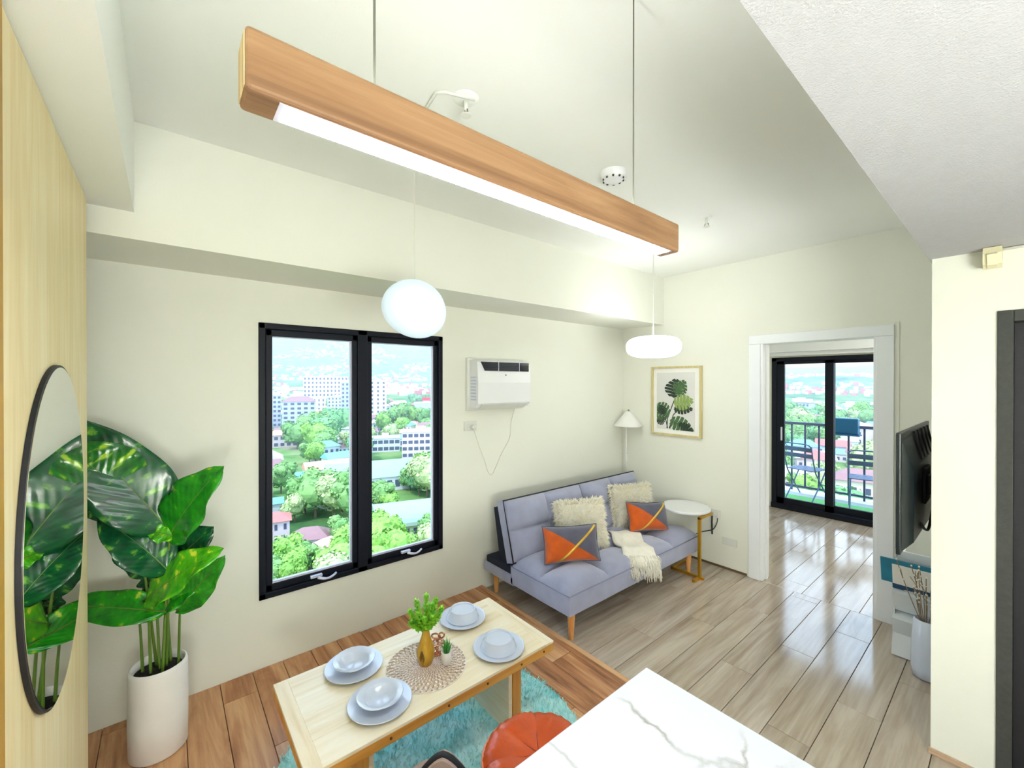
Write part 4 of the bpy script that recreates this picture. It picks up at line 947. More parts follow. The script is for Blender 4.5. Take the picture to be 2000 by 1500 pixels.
# tiny potted plant
sp_ = thing('mini_potted_plant', 'tiny spiky plant in a small white pot on the placemat', 'potted plant', (0.957, 1.615, TZ+0.003))
MB().lathe([(0,0),(0.017,0),(0.020,0.003),(0.0235,0.05),(0.0235,0.056),(0.021,0.056),(0.020,0.048),(0,0.046)], (0.957,1.615,TZ+0.003), 32).build('pot', 'potwhite', sp_, True, angle=50)
for k in range(16):
    a = 2*math.pi*k/16+rnd.uniform(-.2,.2); d = rnd.uniform(0.004,0.022); h = rnd.uniform(0.035,0.065)
    b_ = Vector((0.957+0.008*math.cos(a),1.615+0.008*math.sin(a),TZ+0.048)); e_ = Vector((0.957+d*math.cos(a)*1.3,1.615+d*math.sin(a)*1.3,TZ+0.05+h))
    MB().tube([b_, b_.lerp(e_,0.5)+Vector((0,0,0.006)), e_], [0.0034,0.003,0.0004], 5).build('blade', 'grass', sp_, True)

# ------------------------------------------------------------------ orange pouf and mushroom chair
pf = thing('leather_pouf', 'round orange leather pouf with radiating seams beside the marble counter', 'pouf', (0.985, 1.045, ZR))
px_, py_, pR = 0.985, 1.05, 0.195
V = []; F = []; seg = 96; prof = [(0.0,0.424),(0.25,0.428),(0.5,0.436),(0.7,0.442),(0.85,0.438),(0.94,0.424),(0.985,0.402),(1.0,0.375),(0.985,0.33),(0.99,0.2),(0.97,0.08),(0.92,0.047)]
for i, (r_, z) in enumerate(prof):
    for k in range(seg):
        a = 2*math.pi*k/seg; wdg = abs(math.sin(a*3.5)); puff = (wdg**0.3-1)*0.008*min(1,r_*2) + 0.0035*math.sin(a*36+3*math.sin(a*5))*smoothstep(0.6,0.95,r_) if z > 0.36 else 0
        cr = 0.006*noise.noise(Vector((math.cos(a)*r_*4, math.sin(a)*r_*4, 1)))
        V.append((px_+r_*pR*math.cos(a), py_+r_*pR*math.sin(a), z+puff+cr))
for i in range(len(prof)-1):
    for k in range(seg): F.append((i*seg+k, i*seg+(k+1)%seg, (i+1)*seg+(k+1)%seg, (i+1)*seg+k))
F.append(tuple((len(prof)-1)*seg+k for k in range(seg)))
pfo = MB().add(V, F).build('body', 'leather', pf, True); weld(pfo, 0.0005)
MB().tube([(px_+pR*0.985*math.cos(a*math.pi/48), py_+pR*0.985*math.sin(a*math.pi/48), 0.404+0.003*math.sin(a*2.1)) for a in range(97)], 0.0045, 6).build('rim_seam', 'rimseam', pfo, True)
for k in range(7):
    a = 2*math.pi*k/7
    MB().tube([(px_+r_*pR*math.cos(a), py_+r_*pR*math.sin(a), z-0.008*min(1,r_*2)+0.0045+0.006*noise.noise(Vector((math.cos(a)*r_*4, math.sin(a)*r_*4, 1)))-0.003) for r_, z in prof[:7]], 0.0018, 5).build('seam', 'leather_seam', pfo, True)

bc = thing('mushroom_chair', 'mushroom brown chair with a pointed back edged in black piping', 'chair', (0.56, 1.02, ZR))
bx, by = 0.575, 0.99
# back: rounded triangular padded shell, facing the table (normal towards +y)
outl = []
for k in range(33):
    t = k/32*2-1; w_ = t*0.19; z = 0.692 - 0.35*(abs(t)**1.6); outl.append((w_, z))
e1 = camr; e2 = camd
V = []; n = len(outl)
for off in (-0.018, 0.018):
    for (w_, z) in outl: V.append(Vector((bx,by,0)) + e1*w_ + e2*(off+0.04*(w_/0.19)**2) + Vector((0,0,z)))
    for (w_, z) in outl: V.append(Vector((bx,by,0)) + e1*w_*0.9 + e2*(off+0.04*(w_/0.19)**2) + Vector((0,0,0.36)))
F = []
for k in range(n-1):
    F += [(k,k+1,n+k+1,n+k), (2*n+k,3*n+k,3*n+k+1,2*n+k+1), (k,2*n+k,2*n+k+1,k+1), (n+k,n+k+1,3*n+k+1,3*n+k)]
F += [(0,n,3*n,2*n), (n-1,3*n-1,4*n-1,2*n-1)]
MB().add(V, F).build('backrest', 'brown', bc, True, angle=60)
MB().tube([Vector((bx,by,0)) + e1*w_ + e2*(0.04*(w_/0.19)**2) + Vector((0,0,z+0.002)) for w_, z in outl], 0.0085, 8).build('piping', 'blackpipe', bc, True)
c_ = Vector((bx,by,0)) + e1*0.16 - e2*0.14
MB().rbox(-0.19,0.19,-0.17,0.17,0.34,0.40,0.03,3).xf(Matrix.Translation((bx,by,0)) @ Matrix.Translation((-0.05,0.16,0))).build('seat', 'brown', bc, True, angle=60)
for sx_ in (-0.15, 0.15):
    for sy_ in (0.02, 0.31):
        q = Vector((bx-0.05+sx_,by+sy_,0)); MB().tube([(q.x,q.y,ZR+(0.016 if (q-Vector((0.92,1.63,0))).length < rr else 0)), (q.x,q.y,0.35)], [0.010,0.014], 10).build('leg', 'blackpipe', bc, True)

# ------------------------------------------------------------------ potted plant
pt_ = thing('potted_plant', 'large leafy variegated plant in a tall white planter against the window wall', 'potted plant', (-0.03, 2.50, ZR))
PX, PY = -0.03, 2.50
MB().lathe([(0,0),(0.098,0),(0.106,0.008),(0.108,0.15),(0.107,0.375),(0.104,0.388),(0.098,0.392),(0.092,0.386),(0.090,0.36),(0.090,0.345),(0,0.345)], (PX,PY,ZR), 56).build('planter', 'potwhite', pt_, True, angle=50)
MB().lathe([(0.091,0.340),(0.09,0.356),(0.05,0.362),(0,0.364)], (PX,PY,ZR), 32).build('soil', 'soil', pt_, True)
def P3(a, z, b=0.0): return Vector((PX,PY,0)) + camr*a + camd*b + Vector((0,0,z))
def leaf(base, tip, width, normal, m, droop=0.05, fold=0.25, wav_=0.012, nu=22, nv=12, side_curl=0.0):
    base, tip = Vector(base), Vector(tip); ax = tip-base; L = ax.length; t = ax/L; nrm_ = Vector(normal); nrm_ = (nrm_-t*nrm_.dot(t)).normalized(); sd_ = t.cross(nrm_)
    V = []; F = []; UV = []
    for i in range(nu+1):
        u = i/nu; w_ = width*0.5*(math.sin(math.pi*u**0.72)**0.75 if 0 < u < 1 else 0.0)
        if u > 0.9: w_ = width*0.5*(math.sin(math.pi*0.9**0.72)**0.75)*((1-u)/0.1)**0.8
        c_ = base + ax*u + nrm_*(droop*4*u*(1-u))
        for j in range(-nv//2, nv//2+1):
            q = j/(nv/2); wv_ = wav_*math.sin(u*17+q*2.0)*abs(q)**2
            V.append(c_ + sd_*w_*q + nrm_*(abs(q)*w_*fold - side_curl*q*q*w_ + wv_)); UV.append((q*0.5+0.5, u))
    k = nv+1
    for i in range(nu):
        for j in range(nv): a = i*k+j; F.append((a,a+1,a+k+1,a+k))
    o = MB().add(V, F).build('leaf', m, pt_, True); me = o.data; uvl = me.uv_layers.new(name='uv')
    for lp in me.loops: uvl.data[lp.index].uv = UV[lp.vertex_index]
    sol = o.modifiers.new('thick', 'SOLIDIFY'); sol.thickness = 0.0012
    rib = MB().tube([base + ax*u + nrm_*(droop*4*u*(1-u)+0.0005) for u in [i/14 for i in range(15)]], [0.0032-0.0026*i/14 for i in range(15)], 6).build('midrib', 'stalk', o, True)
    return o
def stalk(a0, b0, end, bow=0.02):
    st_ = Vector((PX,PY,0.39)) + camr*a0 + camd*b0; end = Vector(end); mid = st_.lerp(end,0.5) + Vector((0,0,0.02)) + camr*bow
    MB().tube(catmull([st_, mid, end], 8), [0.0062-0.002*i/16 for i in range(17)], 8).build('stem', 'stalk', pt_, True)
K = 0.002336
def A(x): return (x-310)*K
def Z(y): return 1.7-(y-747)*K
def q3(x, y, b=0.0):
    s = 1+b/1.91; return P3(((x-1000)*s+690)*K, 1.7-(y-747)*K*s, b)
toward = -camd
def lf(bx_, by_, tx, ty, w, n, m, b0=0.0, b1=0.0, **kw): return leaf(q3(bx_,by_,b0), q3(tx,ty,b1), w*K, n, m, **kw)
U = Vector((0,0,1))
lf(335,1038, 122,810, 128, toward*0.8+U*0.7+camr*0.5, 'leaf_dark', 0.02, -0.12, fold=0.12, droop=0.03)
lf(262,966, 118,868, 120, toward*0.7+U*0.6, 'leaf_mix', -0.03, -0.16, fold=0.15, droop=0.03)
lf(300,1000, 120,930, 95, toward*0.9+U*0.2, 'leaf_dark', 0.03, -0.06, fold=0.10, droop=0.02)
lf(332,1118, 190,1010, 92, toward*0.55+U*0.95+camr*0.25, 'leaf_dark', -0.02, -0.09, fold=0.25, droop=0.035)
lf(330,1112, 225,1015, 100, toward*0.9+U*0.1, 'leaf_dark', 0.03, 0.03, fold=0.1, droop=0.02)
lf(330,1052, 438,910, 108, toward*0.9+U*0.35-camr*0.1, 'leaf_bright', 0.0, -0.03, fold=0.18, droop=0.02)
lf(345,1048, 290,1040, 40, toward*0.6+U*0.7, 'leaf_lime', -0.01, -0.03, fold=0.2, droop=0.01)
lf(322,1120, 418,1028, 100, toward*0.95+U*0.25, 'leaf_dark', 0.08, 0.08, fold=0.12, droop=0.015)
lf(312,1090, 322,1020, 66, toward*0.9+camr*0.2, 'leaf_dark', 0.06, 0.07, fold=0.1, droop=0.01)
lf(283,1174, 438,1070, 84, toward*0.75+U*0.6-camr*0.15, 'leaf_lime', -0.05, -0.05, fold=0.15, droop=0.02)
lf(345,1195, 440,1085, 62, toward*0.9+U*0.1+camr*0.3, 'leaf_bright', 0.02, 0.0, fold=0.1, droop=0.01)
lf(305,1190, 395,1140, 48, toward*0.8+U*0.4, 'leaf_bright', 0.0, 0.02, fold=0.15, droop=0.01)
lf(325,1195, 112,1182, 62, toward*0.75+U*0.65, 'leaf_bright', -0.03, -0.10, fold=0.2, droop=0.02)
lf(300,1150, 276,1118, 40, toward*0.9, 'leaf_dark', 0.03, 0.04, fold=0.1, droop=0.0)
for (a, b, ex, ey, eb) in ((-0.055,-0.02,273,1210,-0.01),(-0.025,0.02,262,966,-0.03),(0.0,0.03,335,1038,0.02),(0.02,0.02,332,1118,-0.02),(0.035,-0.02,332,1050,0.0),(0.06,0.04,352,1195,0.02),(-0.01,-0.03,290,1172,-0.05),(0.015,0.05,322,1118,0.08),(0.005,0.0,305,1150,0.03)):
    stalk(a, b, q3(ex,ey,eb), bow=0.0)

# ------------------------------------------------------------------ the city outside
GZ = -45.0
def terr(x, y):
    r = math.hypot(x, y); th = math.degrees(math.atan2(y, x))
    k = smoothstep(28, 52, th)
    h = GZ + 75*smoothstep(650, 2300, r)*(0.75+0.5*noise.noise(Vector((x/900, y/900, 0.3)))) 
    mtn = 150 + 780*k + (70+170*k)*noise.noise(Vector((x/1500, y/1500, 1.7))) + 40*noise.noise(Vector((x/420, y/420, 4.1)))
    h += mtn*smoothstep(2000, 6000, r)
    h += 9*noise.noise(Vector((x/170, y/170, 0)))*smoothstep(300, 900, r)
    return h
V = []; F = []; rs = [12*1.075**i for i in range(90)]; na = 120
for r_ in rs:
    for j in range(na+1):
        a = R(-25+150*j/na); x, y = r_*math.cos(a), r_*math.sin(a); V.append((x, y, terr(x,y)))
for i in range(len(rs)-1):
    for j in range(na): q = i*(na+1)+j; F.append((q,q+1,q+na+2,q+na+1))
M['land'] = mat('green_city_land', C(176,200,132), 0.95, col2=C(96,140,72), vscale=0.012, spec=0.05)
def land_mat():
    m, n, b = newmat('city_land'); L = n.links.new; t = n.nodes.new('ShaderNodeTexCoord')
    z = n.nodes.new('ShaderNodeTexNoise'); z.inputs['Scale'].default_value = 0.02; z.inputs['Detail'].default_value = 8; z.inputs['Roughness'].default_value = 0.65; L(t.outputs['Object'], z.inputs[0])
    r = n.nodes.new('ShaderNodeValToRGB'); e = r.color_ramp.elements; e[0].position = 0.36; e[0].color = C(58,92,56); e[1].position = 0.66; e[1].color = C(150,142,120)
    k = e.new(0.5); k.color = C(98,132,72); k = e.new(0.58); k.color = C(122,146,88)
    L(z.outputs['Fac'], r.inputs[0]); L(r.outputs[0], b.inputs['Base Color']); b.inputs['Roughness'].default_value = 1; b.inputs['Specular IOR Level'].default_value = 0; return m
M['land'] = land_mat()
tag(MB().add(V, F).build('terrain', 'land', None, True), 'green valley floor and hills beneath the city', None, None, 'structure')

M['bwhite'] = mat('white_render', C(214,213,218), 0.9, var=0.06, vscale=0.3)
M['bgrey'] = mat('grey_render', C(184,188,206), 0.9, var=0.08, vscale=0.3)
M['bpink'] = mat('pink_render', C(216,194,196), 0.9, var=0.08, vscale=0.3)
M['bcream'] = mat('cream_render', C(218,208,186), 0.9, var=0.08, vscale=0.3)
M['bglass'] = mat('dark_city_windows', C(84,88,112), 0.3, var=0.2, vscale=0.5)
M['r_red'] = mat('red_roofing', C(206,112,104), 0.8, var=0.15, vscale=0.6)
M['r_pink'] = mat('faded_pink_roofing', C(216,160,158), 0.8, var=0.12, vscale=0.6)
M['r_orange'] = mat('orange_roofing', C(220,160,130), 0.8, var=0.12, vscale=0.6)
M['r_teal'] = mat('teal_roofing', C(120,188,196), 0.7, var=0.12, vscale=0.6)
M['r_grey'] = mat('pale_grey_roofing', C(206,214,214), 0.7, var=0.08, vscale=0.6)
M['r_green'] = mat('pale_green_roofing', C(146,166,148), 0.7, var=0.06, vscale=0.4)
M['r_brown'] = mat('brown_roofing', C(150,112,112), 0.8, var=0.12, vscale=0.6)
M['r_white'] = mat('white_roofing', C(206,208,212), 0.7, var=0.05, vscale=0.5)
M['red'] = mat('red_sign', C(220,70,84), 0.6, var=0.05)
def bearing(az, d): return Vector((d*math.cos(R(az)), d*math.sin(R(az)), 0))
def hip(mb, w, dp, z0, rise, over=0.6, ridge=0.5):
    a, b = w/2+over, dp/2+over; rl_ = max(0, a - b*ridge*1.6) if w >= dp else 0.01
    return mb.add([(-a,-b,z0),(a,-b,z0),(a,b,z0),(-a,b,z0),(-rl_,0,z0+rise),(rl_,0,z0+rise)], [(0,1,5,4),(1,2,5),(2,3,4,5),(3,0,4),(0,3,2,1)])
def gable(mb, w, dp, z0, rise, over=0.5):
    a, b = w/2+over, dp/2+over
    return mb.add([(-a,-b,z0),(a,-b,z0),(a,b,z0),(-a,b,z0),(-a,0,z0+rise),(a,0,z0+rise)], [(0,1,5,4),(2,3,4,5),(3,0,4),(1,2,5),(0,3,2,1)])
def building(name, label, cat, az, d, w, dp, h, roof, wallm, rots=None, floors=0, cols=0, rise=2, roofkind='flat', winw=0.6, group=None, base=None, windows_as='each'):
    p = bearing(az, d); gz = terr(p.x, p.y) if base is None else base
    t = thing(name, label, cat, (p.x, p.y, gz), group); rz = R(az-90) if rots is None else rots; t.rotation_euler = (0,0,rz)
    def own(o): o.parent = t; return o
    own(MB().box(-w/2, w/2, -dp/2, dp/2, -3, h).build('walls', wallm))
    r = MB()
    if roofkind == 'flat': r.box(-w/2-0.3, w/2+0.3, -dp/2-0.3, dp/2+0.3, h, h+0.8); r.box(-w*0.15, w*0.1, -dp*0.2, dp*0.2, h+0.8, h+3)
    elif roofkind == 'hip': hip(r, w, dp, h, rise)
    elif roofkind == 'gable': gable(r, w, dp, h, rise)
    elif roofkind == 'vault':
        n = 14; poly = [(-dp/2-0.8,h)] + [(-(dp/2+0.8)*math.cos(math.pi*k/n), h+rise*math.sin(math.pi*k/n)) for k in range(1,n)] + [(dp/2+0.8,h)]
        r.prism(poly, 0, -w/2-0.8, w/2+0.8)
    own(r.build('roof', roof))
    if floors:
        me = None; fh = h/floors; cw = w/cols
        for side_ in (-1, 1):      # street face and the left face
            span, cc = (w, cols) if side_ < 0 else (dp, max(2, int(cols*dp/w)))
            for i in range(floors):
                for j in range(cc):
                    ww = span/cc*winw; hh = fh*0.5; c0 = -span/2+(j+0.5)*span/cc; z_ = i*fh+fh*0.5
                    if me is None: me = MB().box(-0.5,0.5,-0.12,0.12,-0.5,0.5).build('window', 'bglass'); o = me
                    else: o = bpy.data.objects.new('window', me.data); COL.objects.link(o)
                    o.parent = t; o.scale = (ww, 1, hh)
                    if side_ < 0: o.location = (c0, -dp/2, z_)
                    else: o.location = (-w/2, c0, z_); o.rotation_euler = (0,0,R(90))
    return t
# (azimuth in degrees from the back wall direction, distance in metres)
building('office_block', 'pale grey mid rise block with brown hipped roof', 'building', 77.4, 480, 30, 18, 27, 'r_brown', 'bgrey', floors=6, cols=5, rise=5, roofkind='hip', winw=0.55)
building('apartment_block', 'long narrow grey block at the city window edge, beside the brown roofed block', 'building', 80.0, 505, 12, 14, 33, 'r_white', 'bgrey', floors=7, cols=3)
building('apartment_tower', 'grey balconied tower block beside the window mullion', 'building', 71.7, 640, 21, 16, 47, 'r_white', 'bgrey', floors=8, cols=4, winw=0.5)
building('apartment_tower', 'plain white tower slab adjoining the grey balconied tower', 'building', 70.1, 640, 12, 12, 56, 'r_white', 'bwhite', floors=9, cols=1, winw=0.2)
building('apartment_tower', 'white tower with a column of dark windows', 'building', 68.2, 600, 22, 14, 50, 'r_white', 'bwhite', floors=9, cols=3, winw=0.32)
building('apartment_block', 'long pinkish apartment slab behind the towers', 'building', 74.4, 900, 80, 18, 55, 'r_white', 'bpink', floors=7, cols=12, winw=0.4)
building('apartment_block', 'white terrace block below the pinkish slab', 'building', 73.0, 700, 30, 14, 26, 'r_white', 'bwhite', floors=5, cols=6, winw=0.4)
building('apartment_block', 'low pink block with flat roof left of the tower foot', 'building', 75.2, 640, 16, 14, 24, 'r_white', 'bcream', floors=4, cols=3, winw=0.3)
g_ = building('commercial_hall', 'plain slate grey commercial box with a red rooftop sign', 'building', 61.9, 520, 30, 20, 22, 'r_white', 'bgrey')
o = MB().box(-6, 10, -10, -9, 25, 29).build('sign', 'red'); o.parent = g_
building('unfinished_block', 'open framed four storey concrete block', 'building', 62.6, 272, 24, 14, 16, 'r_grey', 'bpink', floors=4, cols=7, winw=0.72)
building('warehouse', 'long pale hall with a white flat roof and dark strip beside the framed block', 'building', 67.2, 300, 18, 12, 9, 'r_white', 'bwhite', floors=2, cols=5, winw=0.8)
building('long_house', 'long low house with an orange tiled roof', 'house', 73.6, 226, 26, 9, 5, 'r_orange', 'bwhite', rots=R(-2), floors=1, cols=8, rise=3.5, roofkind='gable')
building('school_hall', 'wide hall with pale green gabled roof and a row of windows', 'building', 68.6, 196, 40, 17, 6, 'r_green', 'bwhite', rots=R(-14), floors=1, cols=12, rise=6, roofkind='gable')
building('sports_dome', 'sports hall with a pale green vaulted roof', 'building', 63.6, 139, 24, 17, 3.5, 'r_green', 'bcream', rots=R(-16), floors=1, cols=10, rise=4.6, roofkind='vault', winw=0.5)
building('small_house', 'house with teal gabled roof and white walls', 'house', 76.6, 213, 8.5, 7, 4, 'r_teal', 'bwhite', floors=1, cols=6, rise=2.2, roofkind='gable')
building('small_house', 'shed with flat teal roof in front of the wide hall', 'house', 74.2, 174, 8, 7, 3, 'r_teal', 'bwhite', rots=R(20), rise=1.0, roofkind='gable')
building('small_house', 'house with teal roof beside the window frame', 'house', 80.2, 172, 6, 6, 4, 'r_teal', 'bwhite', rise=1.6, roofkind='gable')
building('small_house', 'red two storey house with white windows beside the window frame', 'house', 79.9, 142, 7, 7, 6.5, 'r_red', 'bpink', floors=2, cols=3, rise=2, roofkind='hip', winw=0.3)
building('small_house', 'house with faded pink hipped roof among trees', 'house', 74.4, 118, 9, 8, 4.2, 'r_pink', 'bwhite', rots=R(20), floors=1, cols=3, rise=2.6, roofkind='hip')
building('small_house', 'house with brown hipped roof behind the pink roofed house', 'house', 76.2, 128, 9, 7, 4.6, 'r_brown', 'bwhite', rots=R(-20), floors=1, cols=3, rise=2.4, roofkind='hip')
building('small_house', 'house with yellowish roof below the grey block', 'house', 79.2, 350, 20, 14, 9, 'r_orange', 'bpink', floors=2, cols=5, rise=3, roofkind='hip')
building('small_house', 'grey roofed house low in the left pane among lime trees', 'house', 77.2, 101, 6, 5, 3, 'r_brown', 'bwhite', rise=1.5, roofkind='gable')
building('small_house', 'teal roofed house beside the framed block', 'house', 65.2, 318, 14, 9, 6, 'r_teal', 'bwhite', floors=1, cols=5, rise=2.6, roofkind='gable')
placed = [(77.4,480,30),(80,505,16),(71.7,640,22),(70.3,640,14),(68.2,600,22),(74.4,900,80),(73,700,30),(75.2,640,18),(61.9,520,32),(62.6,272,26),(67.2,300,20),(73.6,226,28),(68.6,196,44),(63.6,139,28),(76.6,213,10),(73.9,186,10),(80.2,172,8),(79.9,142,9),(74.4,118,11),(76.2,128,10),(79.2,350,22),(77.2,101,7),(65.7,300,15)]
pl_pts = [(bearing(a,d), s*0.5) for a, d, s in placed]
rnd = random.Random(21)
roofs = [('r_red','red'),('r_pink','faded pink'),('r_orange','orange'),('r_teal','teal'),('r_grey','pale grey'),('r_white','white'),('r_brown','brown')]
protos = {}
def small(az, d, s, rf, wl, fl_):
    key = (rf, wl, fl_); p = bearing(az, d)
    nm = dict(roofs)[rf]
    lab = f'small {"two storey " if fl_ == 2 else ""}house with {nm} roof and {dict(bwhite="white",bpink="pink",bcream="cream",bgrey="grey")[wl]} walls {"beyond the balcony" if az < 45 else "beyond the city window"}'
    if key not in protos:
        t = thing('city_house', lab, 'house', (0,0,0), 'small houses in the city below')
        h = 3.2*fl_+0.8
        w_ = MB().box(-5, 5, -3.5, 3.5, -4, h).build('walls', wl); w_.parent = t
        r_ = gable(MB(), 10, 7, h, 2.2).build('roof', rf) if fl_ == 1 else hip(MB(), 10, 7, h, 2.4).build('roof', rf); r_.parent = t
        m_ = MB()
        for i in range(fl_):
            for j in range(4): c0 = -3.75+2.5*j; m_ = MB().box(c0-0.6, c0+0.6, -3.6, -3.4, i*3.2+1.2, i*3.2+2.6); q = m_.build('window', 'bglass'); q.parent = t
        protos[key] = t; o = t
    else:
        src = protos[key]; o = src.copy(); COL.objects.link(o)
        for ch_ in list(src.children):
            c2 = ch_.copy(); COL.objects.link(c2); c2.parent = o
    o['label'] = lab; o.location = (p.x, p.y, terr(p.x,p.y)); o.rotation_euler = (0,0,R(az-90+rnd.choice((0,0,90,25,-30,12)))); k = s/10; o.scale = (k,k,k)
cnt = 0; tries = 0
while cnt < 165 and tries < 9000:
    tries += 1
    az = rnd.uniform(57, 84) if rnd.random() < 0.7 else rnd.uniform(4, 22)
    d = 160*math.exp(rnd.random()*1.64); p = bearing(az, d)
    if az > 50 and d < 215 and rnd.random() < 0.8: continue
    s = rnd.uniform(9, 15)*(1+d/1400)
    if any((p-q).length < s*0.75+r_ for q, r_ in pl_pts): continue
    if az > 50 and any(abs(a-az) < math.degrees(1.2*sz/dd) and 0 < dd-d < 90 and sz > 18 for a, dd, sz in placed): continue
    pl_pts.append((p, s*0.6)); cnt += 1
    small(az, d, s, rnd.choice(roofs)[0], rnd.choice(('bwhite','bwhite','bpink','bcream','bgrey')), rnd.choice((1,1,2)))
# far hillside houses: too many and small to count
for lo, hi, nn, lab in ((50, 112, 6200, 'countless tiny pale houses over the far hillsides beyond the city window'), (2, 24, 1900, 'countless tiny pale houses over the far hillsides beyond the balcony')):
    mbs = {k: MB() for k in ('bwhite','bpink','r_red')}
    for k in range(nn):
        az = rnd.uniform(lo, hi); d = rnd.uniform(1050, 3400); p = bearing(az, d)
        if noise.noise(Vector((p.x/260, p.y/260, 9))) < -0.05: continue
        z = terr(p.x,p.y); s = rnd.uniform(4,9); h = rnd.uniform(4,11); q = rnd.choice(('bwhite','bwhite','bpink','r_red'))
        mbs[q].box(p.x-s, p.x+s, p.y-s*0.7, p.y+s*0.7, z-3, z+h)
    hs = thing('hillside_houses', lab, 'houses', bearing((lo+hi)/2, 2200)); hs['kind'] = 'stuff'
    for k, m_ in mbs.items():
        o = m_.build({'bwhite':'white_houses','bpink':'pink_houses','r_red':'red_houses'}[k], k, hs); o['kind'] = 'stuff'

# trees: leafy clumped crowns
def tree_mat(name, a, b): return mat(name, a, 0.85, col2=b, vscale=0.9, spec=0.1)
M['t_lime'] = tree_mat('lime_foliage', C(158,194,100), C(112,160,72)); M['t_mid'] = tree_mat('mid_green_foliage', C(146,180,112), C(98,142,80)); M['t_dark'] = tree_mat('deep_green_foliage', C(140,184,124), C(96,146,96)); M['t_olive'] = tree_mat('olive_foliage', C(188,202,144), C(142,162,106)); M['mid_wood'] = mat('woodland_canopy', C(150,186,110), 0.9, col2=C(88,132,70), vscale=0.5, spec=0.05, bump=0.6, bscale=1.5); M['trunk'] = mat('tree_bark', C(120,98,80), 0.9, var=0.2)
def crown_mesh(seed, n=900):
    rnd_ = random.Random(seed); mb = MB(); blobs = [(Vector((0,0,0.62)),0.42)]
    for k in range(7):
        a = rnd_.uniform(0,6.28); blobs.append((Vector((math.cos(a)*rnd_.uniform(0.2,0.36), math.sin(a)*rnd_.uniform(0.2,0.36), rnd_.uniform(0.42,0.86))), rnd_.uniform(0.16,0.27)))
    for c_, r_ in blobs:
        bm = bmesh.new(); bmesh.ops.create_icosphere(bm, subdivisions=2, radius=r_*0.88); bm.verts.index_update()
        mb.add([c_+v.co*(1+0.12*noise.noise(v.co*9+Vector((seed,0,0)))) for v in bm.verts], [[v.index for v in f_.verts] for f_ in bm.faces]); bm.free()
    for k in range(n):
        c_, r_ = rnd_.choice(blobs); d = Vector((rnd_.gauss(0,1),rnd_.gauss(0,1),rnd_.gauss(0,1))).normalized(); p = c_+d*r_*rnd_.uniform(0.86,1.08)
        t_ = d.cross(Vector((rnd_.gauss(0,1),rnd_.gauss(0,1),rnd_.gauss(0,1)))).normalized(); b_ = (d*0.6+t_.cross(d)).normalized(); s = rnd_.uniform(0.022,0.05)
        mb.add([p-t_*s-b_*s*0.6, p+t_*s-b_*s*0.6, p+t_*s*0.6+b_*s, p-t_*s*0.6+b_*s], [(0,1,2,3)])
    return mb
crowns = {}
for k_ in ('t_lime','t_mid','t_dark','t_olive'):
    for s_ in range(2):
        o = crown_mesh(hash_ := (len(crowns)+1)*13).build('crown', k_); crowns[(k_,s_)] = o.data; bpy.data.objects.remove(o)
tk = MB().tube([(0,0,-0.15),(0.01,0,0.2),(0,0.01,0.5)], [0.035,0.028,0.02], 7).build('trunk', 'trunk'); trunk_me = tk.data; bpy.data.objects.remove(tk)
tw_ = dict(t_lime='bright lime', t_mid='mid green', t_dark='deep green', t_olive='olive green')
hero = [('the brown roofed grey block',77.4,480),('the long grey block',80,505),('the grey balconied tower',71.7,640),('the white window column tower',68.2,600),('the pinkish apartment slab',74.4,900),('the white terrace block',73,700),('the slate grey hall with red sign',61.9,520),('the open framed concrete block',62.6,272),('the white flat roofed hall',67.2,300),('the orange roofed long house',73.6,226),('the wide pale green gabled hall',68.6,196),('the vaulted sports hall',63.6,139),('the teal gabled house',76.6,213),('the red two storey house',79.9,142),('the faded pink hipped roof',74.4,118),('the brown hipped roof house',76.2,128),('the yellowish roofed house',79.2,350)]
def near_what(p, d):
    if p.y < p.x: return 'in the valley beyond the balcony railing'
    n_, a, dd = min(hero, key=lambda h: (bearing(h[1],h[2])-p).length)
    return ('in front of ' if d < dd-15 else 'behind ' if d > dd+15 else 'beside ') + n_
def tree(az, d, w, kind, label=None, hgt=1.0, group='trees in the valley below'):
    p = bearing(az, d); sz = 'small' if w < 10 else 'tall' if w > 15 else 'rounded'
    t = thing('valley_tree', label or f'{sz} {tw_[kind]} tree {near_what(p, d)}', 'tree', (p.x,p.y,terr(p.x,p.y)), group)
    t.rotation_euler = (0,0,rnd.uniform(0,6.28)); t.scale = (w,w,w*hgt)
    o = bpy.data.objects.new('crown', crowns[(kind, rnd.randint(0,1))]); COL.objects.link(o); o.parent = t
    o = bpy.data.objects.new('trunk', trunk_me); COL.objects.link(o); o.parent = t
